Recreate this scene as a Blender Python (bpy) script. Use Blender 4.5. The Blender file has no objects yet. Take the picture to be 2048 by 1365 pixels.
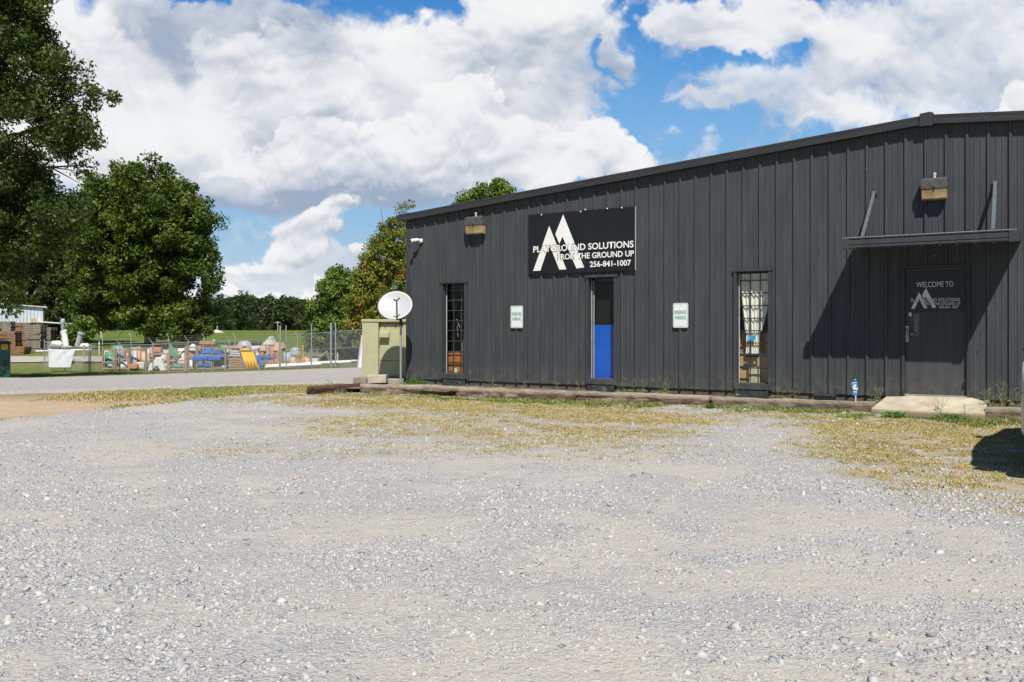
import bpy, bmesh, math, random
import numpy as np
from mathutils import Vector, Matrix
R = math.radians
random.seed(7); RNG = np.random.default_rng(7)
SC = bpy.context.scene

# ------------------------------------------------------------------ camera
EYE = 1.35                       # eye height (m)
F, CX, HY = 1800.0, 1024.0, 660.0  # focal length, centre column and horizon row of the photograph
cam_d = bpy.data.cameras.new('camera'); cam = bpy.data.objects.new('camera', cam_d)
SC.collection.objects.link(cam); SC.camera = cam
cam.location = (0, 0, EYE); cam.rotation_euler = (R(90), 0, 0)
cam_d.sensor_width = 36; cam_d.lens = 36*F/2048; cam_d.shift_y = -(682.5-HY)/2048
cam_d.clip_start = .05; cam_d.clip_end = 6000

# ------------------------------------------------------------------ light
SUN_STRENGTH, SKY_STRENGTH, EXPOSURE = 4.7, 0.052, 0.28
CLOUD_GAIN = .83
sun_dir = Vector((-.154, 1.338, -1.78)).normalized()    # the way the light travels
sd = bpy.data.lights.new('sun', 'SUN'); sd.energy = SUN_STRENGTH; sd.angle = R(.53); sd.color = (1, .955, .89)
sun = bpy.data.objects.new('sun', sd); SC.collection.objects.link(sun)
sun.rotation_euler = sun_dir.to_track_quat('-Z', 'Y').to_euler(); sun.location = (5, -20, 30)
to_sun = -sun_dir
SC.view_settings.view_transform = 'Standard'; SC.view_settings.look = 'None'
SC.view_settings.exposure = EXPOSURE; SC.view_settings.gamma = 1
SC.render.engine = 'CYCLES'
SC.cycles.max_bounces = 8; SC.cycles.transparent_max_bounces = 24; SC.cycles.caustics_reflective = False; SC.cycles.caustics_refractive = False

# ------------------------------------------------------------------ sky and clouds
def build_world():
    w = bpy.data.worlds.new('World'); SC.world = w; w.use_nodes = True
    nt = w.node_tree; N = nt.nodes; L = nt.links; bg = N['Background']
    sky = N.new('ShaderNodeTexSky'); sky.sky_type = 'NISHITA'; sky.sun_disc = False
    sky.sun_elevation = math.asin(to_sun.z); sky.sun_rotation = math.atan2(to_sun.x, to_sun.y)
    sky.air_density = 1.0; sky.dust_density = .5; sky.ozone_density = 2.6; sky.altitude = 200
    t = N.new('ShaderNodeMix'); t.data_type = 'RGBA'; t.blend_type = 'MULTIPLY'; t.inputs[0].default_value = 1; t.inputs[7].default_value = (.85, 1.02, 1.15, 1)
    L.new(sky.outputs[0], t.inputs[6]); L.new(t.outputs[2], bg.inputs[0]); bg.inputs[1].default_value = SKY_STRENGTH
build_world()

# ------------------------------------------------------------------ helpers
COL = SC.collection
def tag(o, label=None, cat=None, group=None, kind=None):
    if label: o['label'] = label
    if cat: o['category'] = cat
    if group: o['group'] = group
    if kind: o['kind'] = kind
    return o
def thing(name, loc, rz, label, cat, group=None):
    o = bpy.data.objects.new(name, None); COL.objects.link(o); o.location = loc; o.rotation_euler = (0, 0, rz); o.empty_display_size = .2
    return tag(o, label, cat, group)
def copy_thing(o, loc=None, rz=None, label=None, parent=None):
    c = o.copy(); COL.objects.link(c)
    if parent: c.parent = parent
    if loc is not None: c.location = loc
    if rz is not None: c.rotation_euler = (0, 0, rz)
    if label: c['label'] = label
    for ch in list(o.children): copy_thing(ch, parent=c)
    return c
class MB:
    def __init__(s): s.v = []; s.f = []; s.sm = []
    def add(s, vs, fs, smooth=False, M=None):
        b = len(s.v)
        for p in vs:
            p = Vector(p); s.v.append(tuple(M @ p) if M is not None else tuple(p))
        for f in fs: s.f.append(tuple(b+i for i in f)); s.sm.append(smooth)
        return s
    def box(s, lo, hi, M=None):
        (x0,y0,z0),(x1,y1,z1) = lo, hi
        return s.add([(x0,y0,z0),(x1,y0,z0),(x1,y1,z0),(x0,y1,z0),(x0,y0,z1),(x1,y0,z1),(x1,y1,z1),(x0,y1,z1)],
              [(0,3,2,1),(4,5,6,7),(0,1,5,4),(1,2,6,5),(2,3,7,6),(3,0,4,7)], M=M)
    def cbox(s, lo, hi, c=.01, M=None):      # box with chamfered edges
        bm = bmesh.new(); bmesh.ops.create_cube(bm, size=1)
        for v in bm.verts: v.co = Vector(((lo[i]+hi[i])/2+v.co[i]*(hi[i]-lo[i]) for i in range(3)))
        bmesh.ops.bevel(bm, geom=bm.edges[:], offset=c, segments=2, affect='EDGES', profile=.6)
        bm.verts.index_update(); s.add([v.co.copy() for v in bm.verts], [[v.index for v in f.verts] for f in bm.faces], M=M); bm.free(); return s
    def tube(s, pts, rad, n=8, caps=True, M=None):
        pts = [Vector(p) for p in pts]; rad = rad if isinstance(rad, (list, tuple)) else [rad]*len(pts)
        vs = []; fs = []; prev = None
        for i, p in enumerate(pts):
            t = (pts[min(i+1,len(pts)-1)]-pts[max(i-1,0)]).normalized()
            a = prev if prev is not None else (Vector((0,0,1)) if abs(t.z) < .9 else Vector((1,0,0)))
            x = (a - t*a.dot(t)).normalized(); y = t.cross(x); prev = x
            for k in range(n):
                q = 2*math.pi*k/n; vs.append(p+(x*math.cos(q)+y*math.sin(q))*rad[i])
        for i in range(len(pts)-1):
            for k in range(n): fs.append((i*n+k, i*n+(k+1)%n, (i+1)*n+(k+1)%n, (i+1)*n+k))
        s.add(vs, fs, n > 4, M)
        if caps: s.add(vs[:n], [tuple(range(n))[::-1]], False, M); s.add(vs[-n:], [tuple(range(n))], False, M)
        return s
    def prism(s, poly, vec, M=None):         # closed polygon swept along vec
        n = len(poly); P = [Vector(p) for p in poly]; Q = [p+Vector(vec) for p in P]
        s.add(P+Q, [tuple(range(n))[::-1], tuple(range(n, 2*n))]+[(i, (i+1)%n, n+(i+1)%n, n+i) for i in range(n)], M=M); return s
    def lathe(s, prof, n=24, M=None):
        vs = []; fs = []
        for r, z in prof:
            for k in range(n): q = 2*math.pi*k/n; vs.append((r*math.cos(q), r*math.sin(q), z))
        for i in range(len(prof)-1):
            for k in range(n): fs.append((i*n+k, i*n+(k+1)%n, (i+1)*n+(k+1)%n, (i+1)*n+k))
        return s.add(vs, fs, True, M)
    def sphere(s, c, r, n=12, sq=(1,1,1), M=None):
        prof = [(r*math.sin(math.pi*i/n)+1e-5, -r*math.cos(math.pi*i/n)) for i in range(n+1)]
        T = Matrix.Translation(c) @ Matrix.Diagonal((*sq, 1)); return s.lathe(prof, n*2, M @ T if M is not None else T)
    def build(s, name, mat, parent=None, bevel=0):
        me = bpy.data.meshes.new(name); me.from_pydata(s.v, [], s.f); me.polygons.foreach_set('use_smooth', s.sm); me.update()
        o = bpy.data.objects.new(name, me); COL.objects.link(o)
        if mat: me.materials.append(mat)
        if parent: o.parent = parent
        if bevel:
            b = o.modifiers.new('bevel', 'BEVEL'); b.width = bevel; b.segments = 2; b.limit_method = 'ANGLE'
        return o
def np_mesh(name, V, Fc, mat, attrs=None, smooth=False, parent=None):
    me = bpy.data.meshes.new(name); V = np.asarray(V, dtype=np.float32); Fc = np.asarray(Fc, dtype=np.int32); k = Fc.shape[1]
    me.vertices.add(len(V)); me.vertices.foreach_set('co', V.ravel())
    me.loops.add(Fc.size); me.loops.foreach_set('vertex_index', Fc.ravel())
    me.polygons.add(len(Fc)); me.polygons.foreach_set('loop_start', np.arange(0, Fc.size, k, dtype=np.int32))
    if smooth: me.polygons.foreach_set('use_smooth', np.ones(len(Fc), dtype=bool))
    for nm, (dom, arr) in (attrs or {}).items():
        a = me.attributes.new(nm, 'FLOAT' if arr.ndim == 1 else 'FLOAT_COLOR', dom)
        if arr.ndim == 1: a.data.foreach_set('value', arr.astype(np.float32))
        else: a.data.foreach_set('color', np.c_[arr, np.ones(len(arr))].astype(np.float32).ravel())
    me.update(calc_edges=True); me.validate()
    o = bpy.data.objects.new(name, me); COL.objects.link(o)
    if mat: me.materials.append(mat)
    if parent: o.parent = parent
    return o
_T = RNG.random((256, 256))
def vn(x, y):
    x = np.asarray(x, float); y = np.asarray(y, float); xi = np.floor(x).astype(int); yi = np.floor(y).astype(int); fx = x-xi; fy = y-yi
    fx = fx*fx*(3-2*fx); fy = fy*fy*(3-2*fy); g = lambda a, b: _T[a % 256, b % 256]
    return (g(xi,yi)*(1-fx)+g(xi+1,yi)*fx)*(1-fy)+(g(xi,yi+1)*(1-fx)+g(xi+1,yi+1)*fx)*fy
def fbm(x, y, s=1., o=4, rough=.5):
    t = 0; a = 1; n = 0; x = np.asarray(x)*s; y = np.asarray(y)*s
    for i in range(o): t = t+a*vn(x+17.3*i, y+9.1*i); n += a; a *= rough; x = x*2.03; y = y*2.03
    return t/n
def sst(x, a, b):
    t = np.clip((x-a)/(b-a), 0, 1); return t*t*(3-2*t)
def gz(X, Y):                   # height of the land
    X = np.asarray(X, float); Y = np.asarray(Y, float)
    p = np.interp(Y, [-40,19,24,30,40,50,56,66,78,110,150,220,300,500,3000], [0,0,-.13,-.4,-.8,-1.1,-1.05,-.6,-.1,.15,.35,.85,1.12,1.2,1.2])
    b = sst(Y, 22, 42)*(1-sst(Y, 60, 95))
    return p + b*.03*np.clip(X+20, 0, 20)
def Zg(x, y): return float(gz(x, y))
def at(px, Y):                  # ground x of a sight line at distance Y
    return (px-CX)/F*Y
def zat(py, Y): return EYE-(py-HY)*Y/F
def G(px, py):
    Y = EYE*F/(py-HY); return (px-CX)/F*Y, Y
# facade frame: u along the wall to the right, w into the building, z up
TH = math.atan2(F, 2860.6); CT, ST = math.cos(TH), math.sin(TH)
Z0 = .3048*ST/.00922946; X0 = 246.5*Z0/F
def U(px, w=0.): r = (px-CX)/F; return (r*(Z0+w*CT)-X0-w*ST)/(CT+r*ST)
def WY(u, w=0.): return Z0-u*ST+w*CT
def WP(u, w, z): return Vector((X0+u*CT+w*ST, Z0-u*ST+w*CT, z))
def UZ(px, py, w=0.):
    u = U(px, w); return u, EYE-(py-HY)*WY(u, w)/F
RIB = .3048

# ------------------------------------------------------------------ materials
class NT:
    def __init__(s, name):
        s.m = bpy.data.materials.new(name); s.m.use_nodes = True; s.t = s.m.node_tree; s.N = s.t.nodes; s.L = s.t.links
        s.b = s.N['Principled BSDF']; s.out = s.N['Material Output']
    def n(s, t, **kw):
        x = s.N.new(t)
        for k, v in kw.items(): setattr(x, k, v)
        return x
    def put(s, sock, v):
        if v is None: return
        if isinstance(v, (int, float)): sock.default_value = v
        elif isinstance(v, (tuple, list)): sock.default_value = (*v, 1) if len(v) == 3 and len(sock.default_value) == 4 else v
        else: s.L.new(v, sock)
    def co(s, which='Object', scale=None):
        t = s.n('ShaderNodeTexCoord').outputs[which]
        if scale is not None:
            mp = s.n('ShaderNodeMapping'); s.L.new(t, mp.inputs[0]); mp.inputs['Scale'].default_value = scale; t = mp.outputs[0]
        return t
    def noise(s, scale, det=5, rough=.55, co=None, which='Fac', dist=0):
        x = s.n('ShaderNodeTexNoise'); s.put(x.inputs['Vector'], co if co is not None else s.co()); x.inputs['Scale'].default_value = scale
        x.inputs['Detail'].default_value = det; x.inputs['Roughness'].default_value = rough; x.inputs['Distortion'].default_value = dist; return x.outputs[which]
    def vor(s, scale, co=None, out='Distance', feature='F1', rnd=1.):
        x = s.n('ShaderNodeTexVoronoi', feature=feature); s.put(x.inputs['Vector'], co if co is not None else s.co()); x.inputs['Scale'].default_value = scale; x.inputs['Randomness'].default_value = rnd; return x.outputs[out]
    def mr(s, v, a, b, c=0., d=1.):
        x = s.n('ShaderNodeMapRange', interpolation_type='SMOOTHSTEP'); s.L.new(v, x.inputs[0])
        for k, q in zip((1,2,3,4), (a,b,c,d)): x.inputs[k].default_value = q
        return x.outputs[0]
    def ma(s, op, a, b=None, clamp=False):
        x = s.n('ShaderNodeMath', operation=op, use_clamp=clamp); s.put(x.inputs[0], a); s.put(x.inputs[1], b); return x.outputs[0]
    def mix(s, f, a, b, mode='MIX'):
        x = s.n('ShaderNodeMix', data_type='RGBA', blend_type=mode); s.put(x.inputs[0], f); s.put(x.inputs[6], a); s.put(x.inputs[7], b); return x.outputs[2]
    def attr(s, name, out='Fac'):
        x = s.n('ShaderNodeAttribute', attribute_name=name); return x.outputs[out]
    def ramp(s, v, stops):
        x = s.n('ShaderNodeValToRGB'); s.L.new(v, x.inputs[0]); e = x.color_ramp.elements
        e[0].position, e[0].color = stops[0][0], (*stops[0][1], 1); e[1].position, e[1].color = stops[-1][0], (*stops[-1][1], 1)
        for p, c in stops[1:-1]: k = e.new(p); k.color = (*c, 1)
        return x.outputs[0]
    def bump(s, h, st=.5, dist=.01, prev=None):
        x = s.n('ShaderNodeBump'); s.L.new(h, x.inputs['Height']); x.inputs['Strength'].default_value = st; x.inputs['Distance'].default_value = dist
        if prev is not None: s.L.new(prev, x.inputs['Normal'])
        return x.outputs[0]
    def fin(s, col, rough=.6, nrm=None, metal=0., spec=.5):
        s.put(s.b.inputs['Base Color'], col); s.put(s.b.inputs['Roughness'], rough); s.put(s.b.inputs['Metallic'], metal); s.b.inputs['Specular IOR Level'].default_value = spec
        if nrm is not None: s.L.new(nrm, s.b.inputs['Normal'])
        return s.m
_mc = {}
def paint(name, col, rough=.5, var=.15, scale=6., metal=0., bump=0., spec=.5, dirt=None):
    if name in _mc: return _mc[name]
    t = NT(name); n = t.noise(scale, 5, .6)
    lo = tuple(c*(1-var) for c in col); hi = tuple(min(1, c*(1+var)) for c in col)
    c = t.mix(t.mr(n, .3, .7), lo, hi)
    if dirt: c = t.mix(t.mr(t.noise(scale*.6, 8, .7), .52, .72, 0, .7), c, dirt)
    _mc[name] = t.fin(c, rough, t.bump(t.noise(scale*8, 4), bump, .01) if bump else None, metal, spec); return _mc[name]
def wood(name, a, b, rough=.85):
    if name in _mc: return _mc[name]
    t = NT(name); c = t.mix(t.mr(t.noise(4, 6, .65, t.co('Object', (1,1,1))), .3, .7), a, b)
    c = t.mix(t.mr(t.noise(30, 4, .7), .35, .7, 0, .5), c, tuple(x*.55 for x in a))
    _mc[name] = t.fin(c, rough, t.bump(t.noise(40, 4), .4, .01)); return _mc[name]
def glass(name='window_glass'):
    if name in _mc: return _mc[name]
    t = NT(name); tr = t.n('ShaderNodeBsdfTransparent'); tr.inputs[0].default_value = (.97,.975,.97,1)
    gl = t.n('ShaderNodeBsdfGlossy'); gl.inputs['Roughness'].default_value = .02; g = t.n('ShaderNodeNewGeometry')
    d = t.n('ShaderNodeVectorMath', operation='DOT_PRODUCT'); t.L.new(g.outputs['Normal'], d.inputs[0]); t.L.new(g.outputs['Incoming'], d.inputs[1])
    f = t.ma('ADD', .02, t.ma('MULTIPLY', .6, t.ma('POWER', t.ma('SUBTRACT', 1., t.ma('ABSOLUTE', d.outputs['Value'])), 5.)))
    mx = t.n('ShaderNodeMixShader'); t.L.new(f, mx.inputs[0]); t.L.new(tr.outputs[0], mx.inputs[1]); t.L.new(gl.outputs[0], mx.inputs[2]); t.L.new(mx.outputs[0], t.out.inputs[0])
    _mc[name] = t.m; return t.m
def leaf_mat(name, dark, mid, light, autumn=None, aut_amt=0., scale=.45):
    t = NT(name); tint = t.attr('tint')
    n = t.noise(scale, 4, .6, t.n('ShaderNodeNewGeometry').outputs['Position'])
    v = t.ma('ADD', t.ma('MULTIPLY', tint, .55), t.ma('MULTIPLY', t.mr(n, .3, .7), .45))
    c = t.ramp(v, [(0, dark), (.5, mid), (1, light)])
    if autumn:
        a = t.mr(t.noise(scale*1.3, 3, .6, t.co('Object')), .66-aut_amt, .76-aut_amt)
        c = t.mix(t.ma('MULTIPLY', a, t.mr(tint, .1, .8)), c, autumn)
    t.fin(c, .55, None, 0, .35)
    tl = t.n('ShaderNodeBsdfTranslucent'); t.L.new(t.mix(.5, c, (.16,.24,.02)), tl.inputs[0])
    mx = t.n('ShaderNodeMixShader'); mx.inputs[0].default_value = .22; t.L.new(t.b.outputs[0], mx.inputs[1]); t.L.new(tl.outputs[0], mx.inputs[2]); t.L.new(mx.outputs[0], t.out.inputs[0])
    return t.m
# ------------------------------------------------------------------ clouds: a piece of sky dome 2.8 km away, opposite the sun
def worley(x, y, seed=0):
    xi = np.floor(x).astype(int); yi = np.floor(y).astype(int); best = np.full(x.shape, 9.)
    for dx in (-1, 0, 1):
        for dy in (-1, 0, 1):
            a = (xi+dx+seed*13) % 256; b = (yi+dy+seed*7) % 256
            d = (xi+dx+_T[a, b]-x)**2+(yi+dy+_T[(b+31) % 256, (a+57) % 256]-y)**2; best = np.minimum(best, d)
    return np.sqrt(best)
def cloud_fields(PX, PY):
    w1 = fbm(PX+900, PY+900, 1/170, 5)-.5; w2 = fbm(PX+5900, PY+3900, 1/170, 5)-.5
    f1 = fbm(PX+100, PY+4000, 1/38, 4)-.5; f2 = fbm(PX+9100, PY+400, 1/38, 4)-.5
    f3 = fbm(PX+70, PY+40, 1/13, 3)-.5; f4 = fbm(PX+91, PY+7040, 1/13, 3)-.5
    X = PX+w1*150+f1*46+f3*16; Y = PY+w2*110+f2*40+f4*14
    bil = 0; a = 1; n = 0; s = 1/105
    for k in range(5):
        bil = bil+a*(1-np.minimum(worley((X+k*77)*s, (Y*1.15+k*31)*s, k), 1)); n += a; a *= .66; s *= 2.05
        if k == 2: bl = bil/n
    bil = bil/n
    X2 = PX+w1*150; Y2 = PY+w2*110; bl = 0; a = 1; n = 0; s = 1/120
    for k in range(4):
        q = 1-np.minimum(worley((X2+f1*14+k*77)*s, (Y2+f2*12)*1.15*s+k*31, k+9), 1); bl = bl+a*q*q*(3-2*q); n += a; a *= .5; s *= 2.1
    bl = bl/n
    fb = fbm(PX+3000, PY+700, 1/90, 7, .58)
    col = np.zeros(PX.shape+(3,)); alp = np.zeros(PX.shape)
    white = np.array([.92,.92,.925]); grey = np.array([.34,.42,.55])
    blue = np.stack([np.interp(PY, [-1500,-300,0,100,250,450,600,672], v) for v in ([.03,.045,.062,.10,.20,.31,.50,.55],[.13,.20,.25,.325,.44,.53,.65,.68],[.40,.52,.61,.70,.76,.75,.77,.77])], -1)
    def over(blobs, soft=.13, wt=1., nb=.75, nf=.45, top=1., bot=.35, emb=1., thr=.5, opac=1., wx=1., cut=None):
        nonlocal col, alp
        XX = PX+(X-PX)*wx; YY = PY+(Y-PY)*wx; D = np.zeros(PX.shape); V = np.zeros(PX.shape); W = np.zeros(PX.shape)+1e-6
        for (bx, by, rx, ry) in blobs:
            q = ((XX-bx)/rx)**2+((YY-by)/ry)**2; g = np.exp(-q*1.15); D = 1-(1-D)*(1-np.minimum(g, .985)); V += g*(by-YY)/ry; W += g
        if cut is not None:
            for (bx, by, rx, ry, s_) in cut: D = D-s_*np.exp(-(((XX-bx)/rx)**2+((YY-by)/ry)**2)*1.1)
        T = D*wt+nb*(bil-.55)+nf*(fb-.5)
        s2 = soft*(1.25+1.6*sst(f1+.5*w1, -.12, .3)); a = sst(T, thr-s2*.8, thr+s2)*opac
        H = nb*bl+nf*.5*fb+.5*np.minimum(D, .9)
        gy = np.zeros_like(H); k = 6; gy[k:] = H[k:]-H[:-k]; gy = gy*1.0; gx = np.zeros_like(H); gx[:,k:] = H[:,k:]-H[:,:-k]
        v = np.clip(.5+.5*V/W+.5*f2, 0, 1)
        big = fbm(PX+600, PY*1.5+77, 1/240, 4)-.5
        sh = bot+(top-bot-.10)*sst(v, .08, .8)+emb*(gy*.72-gx*.2)+.46*(bl-.45)+.12*(bil-.52)+.22*(fb-.5)+1.5*big*(.5+bot)
        sh = np.where(sh > .78, .78+(1-np.exp(-(sh-.78)/.22))*.22, sh)
        sh = np.clip(sh, 0, 1)[...,None]; c = grey*(1-sh)+white*sh
        col = col*(1-a[...,None])+c*a[...,None]; alp = alp*(1-a)+a
    # thin veils
    over([(560,570,260,40),(300,600,300,30)], soft=.4, nb=.3, nf=.9, top=.85, bot=.6, thr=.55, opac=.6, emb=.3)
    over([(200,190,330,210),(-400,200,500,400),(640,180,420,210),(1000,150,210,190),(1080,30,160,80)], soft=.16, nb=.45, nf=.7, top=.92, bot=.60, emb=.6, thr=.42, cut=[(860,-25,80,70,.9),(410,-6,40,20,.8),(1300,200,120,300,.5)])
    over([(400,60,120,85),(330,40,90,50),(480,90,90,60),(560,30,110,50)], soft=.14, nb=.5, nf=.7, top=.35, bot=.12, thr=.45, opac=.9, emb=.5, cut=[(410,0,50,30,.8)])
    over([(700,170,250,150),(560,210,180,120),(1000,120,170,110),(890,110,130,80),(1060,40,150,50)], soft=.08, top=.95, bot=.62, thr=.46, emb=1.1, cut=[(860,-25,90,75,1.),(815,225,50,40,.5)])
    over([(815,215,62,48),(1010,215,110,70),(940,190,80,50)], soft=.2, nb=.5, nf=.5, top=.55, bot=.38, thr=.42, opac=.75, emb=.5)
    over([(150,110,150,90),(260,210,200,110),(330,290,190,90),(-80,300,160,130)], soft=.14, nb=.6, top=.9, bot=.62, thr=.45, emb=.7)
    over([(360,310,120,50),(460,350,130,40)], soft=.2, top=.7, bot=.35, thr=.45, opac=.8, emb=.6)
    # flat grey base and the bright cumulus standing on it
    over([(660,394,300,26),(560,404,130,20),(800,384,220,26),(900,360,170,40),(620,372,260,30)], soft=.24, nb=.22, nf=.5, top=.55, bot=-.12, thr=.42, emb=.4, wx=.35)
    over([(640,320,190,75),(770,330,180,60),(900,270,110,100),(950,220,70,60),(560,345,140,48),(870,320,160,60),(985,280,70,60)], soft=.055, nb=.95, nf=.3, top=1.0, bot=.42, thr=.5, emb=1.3, cut=[(790,215,60,42,.5)])
    over([(1110,240,60,50),(1080,280,70,50),(1160,130,70,70),(1120,190,70,60)], soft=.12, top=.95, bot=.6, thr=.5, emb=.8, opac=.85)
    over([(1120,330,140,54),(1060,300,90,40),(1195,265,50,34),(1210,315,80,44),(1250,350,100,30)], soft=.07, nb=.95, top=1.0, bot=.48, thr=.5, emb=1.)
    over([(1245,70,38,52),(1272,115,40,40)], soft=.12, nb=.8, top=.95, bot=.62, thr=.5, emb=.8, opac=.9)
    # right hand clouds
    over([(1440,35,130,62),(1500,70,110,42),(1560,20,80,60),(1380,20,70,30)], soft=.13, top=.95, bot=.62, thr=.46, emb=.8, opac=.96)
    over([(1500,160,120,30),(1440,205,110,20),(1560,185,140,34),(1660,230,160,40),(1390,195,60,10)], soft=.26, nb=.6, nf=.8, top=.95, bot=.66, thr=.5, opac=.82, emb=.6)
    over([(1700,90,120,90),(1850,80,200,110),(1990,60,180,120),(1760,145,170,60),(1930,150,200,60),(2200,120,250,160)], soft=.20, nb=.7, nf=.75, top=.92, bot=.42, thr=.46, opac=.92, emb=.8, cut=[(1690,50,20,20,.4),(1990,225,60,25,.4)])
    over([(1750,250,120,22),(1640,215,90,20),(1870,215,120,30),(1600,250,60,16),(1450,190,60,18)], soft=.3, nb=.8, nf=1.0, top=.95, bot=.75, thr=.55, opac=.85, emb=.5)
    over([(1730,95,60,38),(1830,115,90,34),(1660,80,40,50)], soft=.2, top=1., bot=.8, thr=.5, emb=.6, opac=.8)
    over([(2060,200,45,34),(2000,222,40,14)], soft=.08, top=1., bot=.7, thr=.5)
    # low clouds between the trees
    over([(600,530,110,30),(520,556,110,24),(690,535,60,22)], soft=.3, nb=.4, nf=.7, top=.5, bot=.28, thr=.5, opac=.8, emb=.4)
    over([(580,462,28,26),(622,442,50,22),(676,424,40,15),(550,498,30,22),(508,530,36,14),(470,548,36,14),(600,452,30,20),(650,434,44,24),(528,515,34,22),(565,480,38,30),(590,500,40,26),(640,470,40,20)], soft=.16, wx=.8, nb=1.0, top=.95, bot=.4, thr=.52, emb=1.5)
    over([(620,575,40,26),(600,595,160,14),(470,590,120,12),(705,520,26,22)], soft=.14, nb=.7, top=1., bot=.75, thr=.52, emb=.6)
    over([(-900,200,400,300),(2700,50,300,260),(3200,250,300,160)], soft=.14, top=.9, bot=.5, thr=.5)
    return col+blue*(1-alp[...,None]), np.clip(alp, 0, 1)
# BUILD
def build_clouds():
    xs = np.concatenate([np.arange(-2600, -700, 24.), np.arange(-700, -40, 7.), np.arange(-40, 2090, 2.3), np.arange(2090, 2800, 7.), np.arange(2800, 4700, 24.)])
    ys = np.concatenate([np.arange(-1500, -300, 24.), np.arange(-300, -20, 7.), np.arange(-20, 672, 2.3)])
    PX, PY = np.meshgrid(xs, ys); c, a = cloud_fields(PX, PY)
    a = sst(PY, -1480, -900)*sst(PX, -2550, -1800)*(1-sst(PX, 4000, 4650))
    D = np.stack([(PX-CX), np.full(PX.shape, F), (HY-PY)], -1); D = D/np.linalg.norm(D, axis=-1)[...,None]*2800; D[...,2] += EYE
    nx, ny = len(xs), len(ys); i = (np.arange(ny-1)[:,None]*nx+np.arange(nx-1)[None,:]).ravel(); Fc = np.c_[i, i+nx, i+nx+1, i+1]
    af = a.ravel(); keep = np.maximum.reduce([af[Fc[:,k]] for k in range(4)]) > .004; Fc = Fc[keep]
    used = np.unique(Fc); mp = np.zeros(nx*ny, int); mp[used] = np.arange(len(used))
    m = bpy.data.materials.new('cloud'); m.use_nodes = True; N = m.node_tree.nodes; L = m.node_tree.links; N.clear()
    o = N.new('ShaderNodeOutputMaterial'); e = N.new('ShaderNodeEmission'); t = N.new('ShaderNodeBsdfTransparent'); x = N.new('ShaderNodeMixShader'); at_ = N.new('ShaderNodeAttribute'); at_.attribute_name = 'col'; al = N.new('ShaderNodeAttribute'); al.attribute_name = 'cover'
    L.new(at_.outputs['Color'], e.inputs[0]); e.inputs[1].default_value = CLOUD_GAIN; L.new(al.outputs['Fac'], x.inputs[0]); L.new(t.outputs[0], x.inputs[1]); L.new(e.outputs[0], x.inputs[2]); L.new(x.outputs[0], o.inputs[0])
    m.cycles.emission_sampling = 'NONE'
    ob = np_mesh('sky', D.reshape(-1,3)[used], mp[Fc], m, {'col':('POINT', c.reshape(-1,3)[used]), 'cover':('POINT', af[used])}, True); tag(ob, kind='structure')
build_clouds()

# ------------------------------------------------------------------ ground
def lot_far(X):       # far edge of the gravel lot
    return np.interp(X, [-40,-12,-9,-7.6,-6.9,-6.2,-5.4,-4.4,-2.5,0,20], [9.5,11.4,12.4,13.4,15,17.2,18.9,19.7,20.6,21.5,21.5])
def grass_mask(X, Y):  # how much dry grass grows at a spot of the lot
    X = np.asarray(X, float); Y = np.asarray(Y, float); m = 0
    def patch(px, py, rx, ry, wt, rot=0.):
        x, y = G(px, py); c, s = math.cos(rot), math.sin(rot); dx, dy = X-x, Y-y
        a = (dx*c+dy*s)/rx; b = (-dx*s+dy*c)/ry
        return wt*(1-sst(np.sqrt(a*a+b*b), .45, 1.15))
    m = np.maximum.reduce([patch(770,805,2.6,1.6,1.,-.35), patch(1000,815,3.0,1.7,1.,-.5), patch(1180,830,2.5,1.6,1.,-.55), patch(900,850,2.7,2.2,.55,-.4), patch(1200,860,1.5,1.5,.62,-.4), patch(1080,880,1.7,1.5,.42),
        patch(1560,833,1.3,.5,.8,-.5), patch(1850,860,2.0,1.9,1.,-.5), patch(1850,905,1.6,1.7,1.,-.3), patch(1940,950,1.3,1.3,.85), patch(2000,1000,.9,.8,.38), patch(2150,900,2.5,3,.8),
        patch(640,795,1.5,1.2,.6), patch(560,800,1.6,1.0,.45), patch(700,900,2.6,1.0,.16), patch(1130,900,2.,1.0,.22), patch(1640,830,.8,.5,.5)])
    # the strip of growth along the timbers
    d = (X-X0)*ST+(Y-Z0)*CT; u = (X-X0)*CT-(Y-Z0)*ST
    edge = np.interp(u, [-8,-5.6,-1.4,1.6,4.2,8], [-2.1,-1.75,-1.35,-.98,-.72,-.9])
    strip = np.exp(-((d-edge+.12)/.24)**2)*(u > -6.5)
    strip = strip*np.interp(u, [-6,-4,-2,1,1.7,2.3,3.5,9], [.5,.7,1,1,.35,.7,1.,1])
    return np.clip(m, 0, 1), strip
def dust(X, Y):
    X = np.asarray(X, float); Y = np.asarray(Y, float); r = np.hypot(X+15, Y-1.5)+.5*(fbm(X, Y, .25, 2)-.5); r2 = np.hypot(X-24, Y+4)+.5*(fbm(X+7, Y, .25, 2)-.5)
    tr = sum(np.exp(-((r-q)/.17)**2) for q in (11.6, 13.2, 16.4, 18.0, 21.3, 22.9))+sum(np.exp(-((r2-q)/.17)**2) for q in (17.5, 19.1, 23.8, 25.4))
    return sst(.55*fbm(X*.75+3+Y*.25, Y, .8, 6, .68)+.45*fbm(X*.5+13, Y+7, 2.2, 5, .7)+.065*tr*sst(fbm(X+50, Y, .5, 3), .3, .6), .40, .62)
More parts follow.
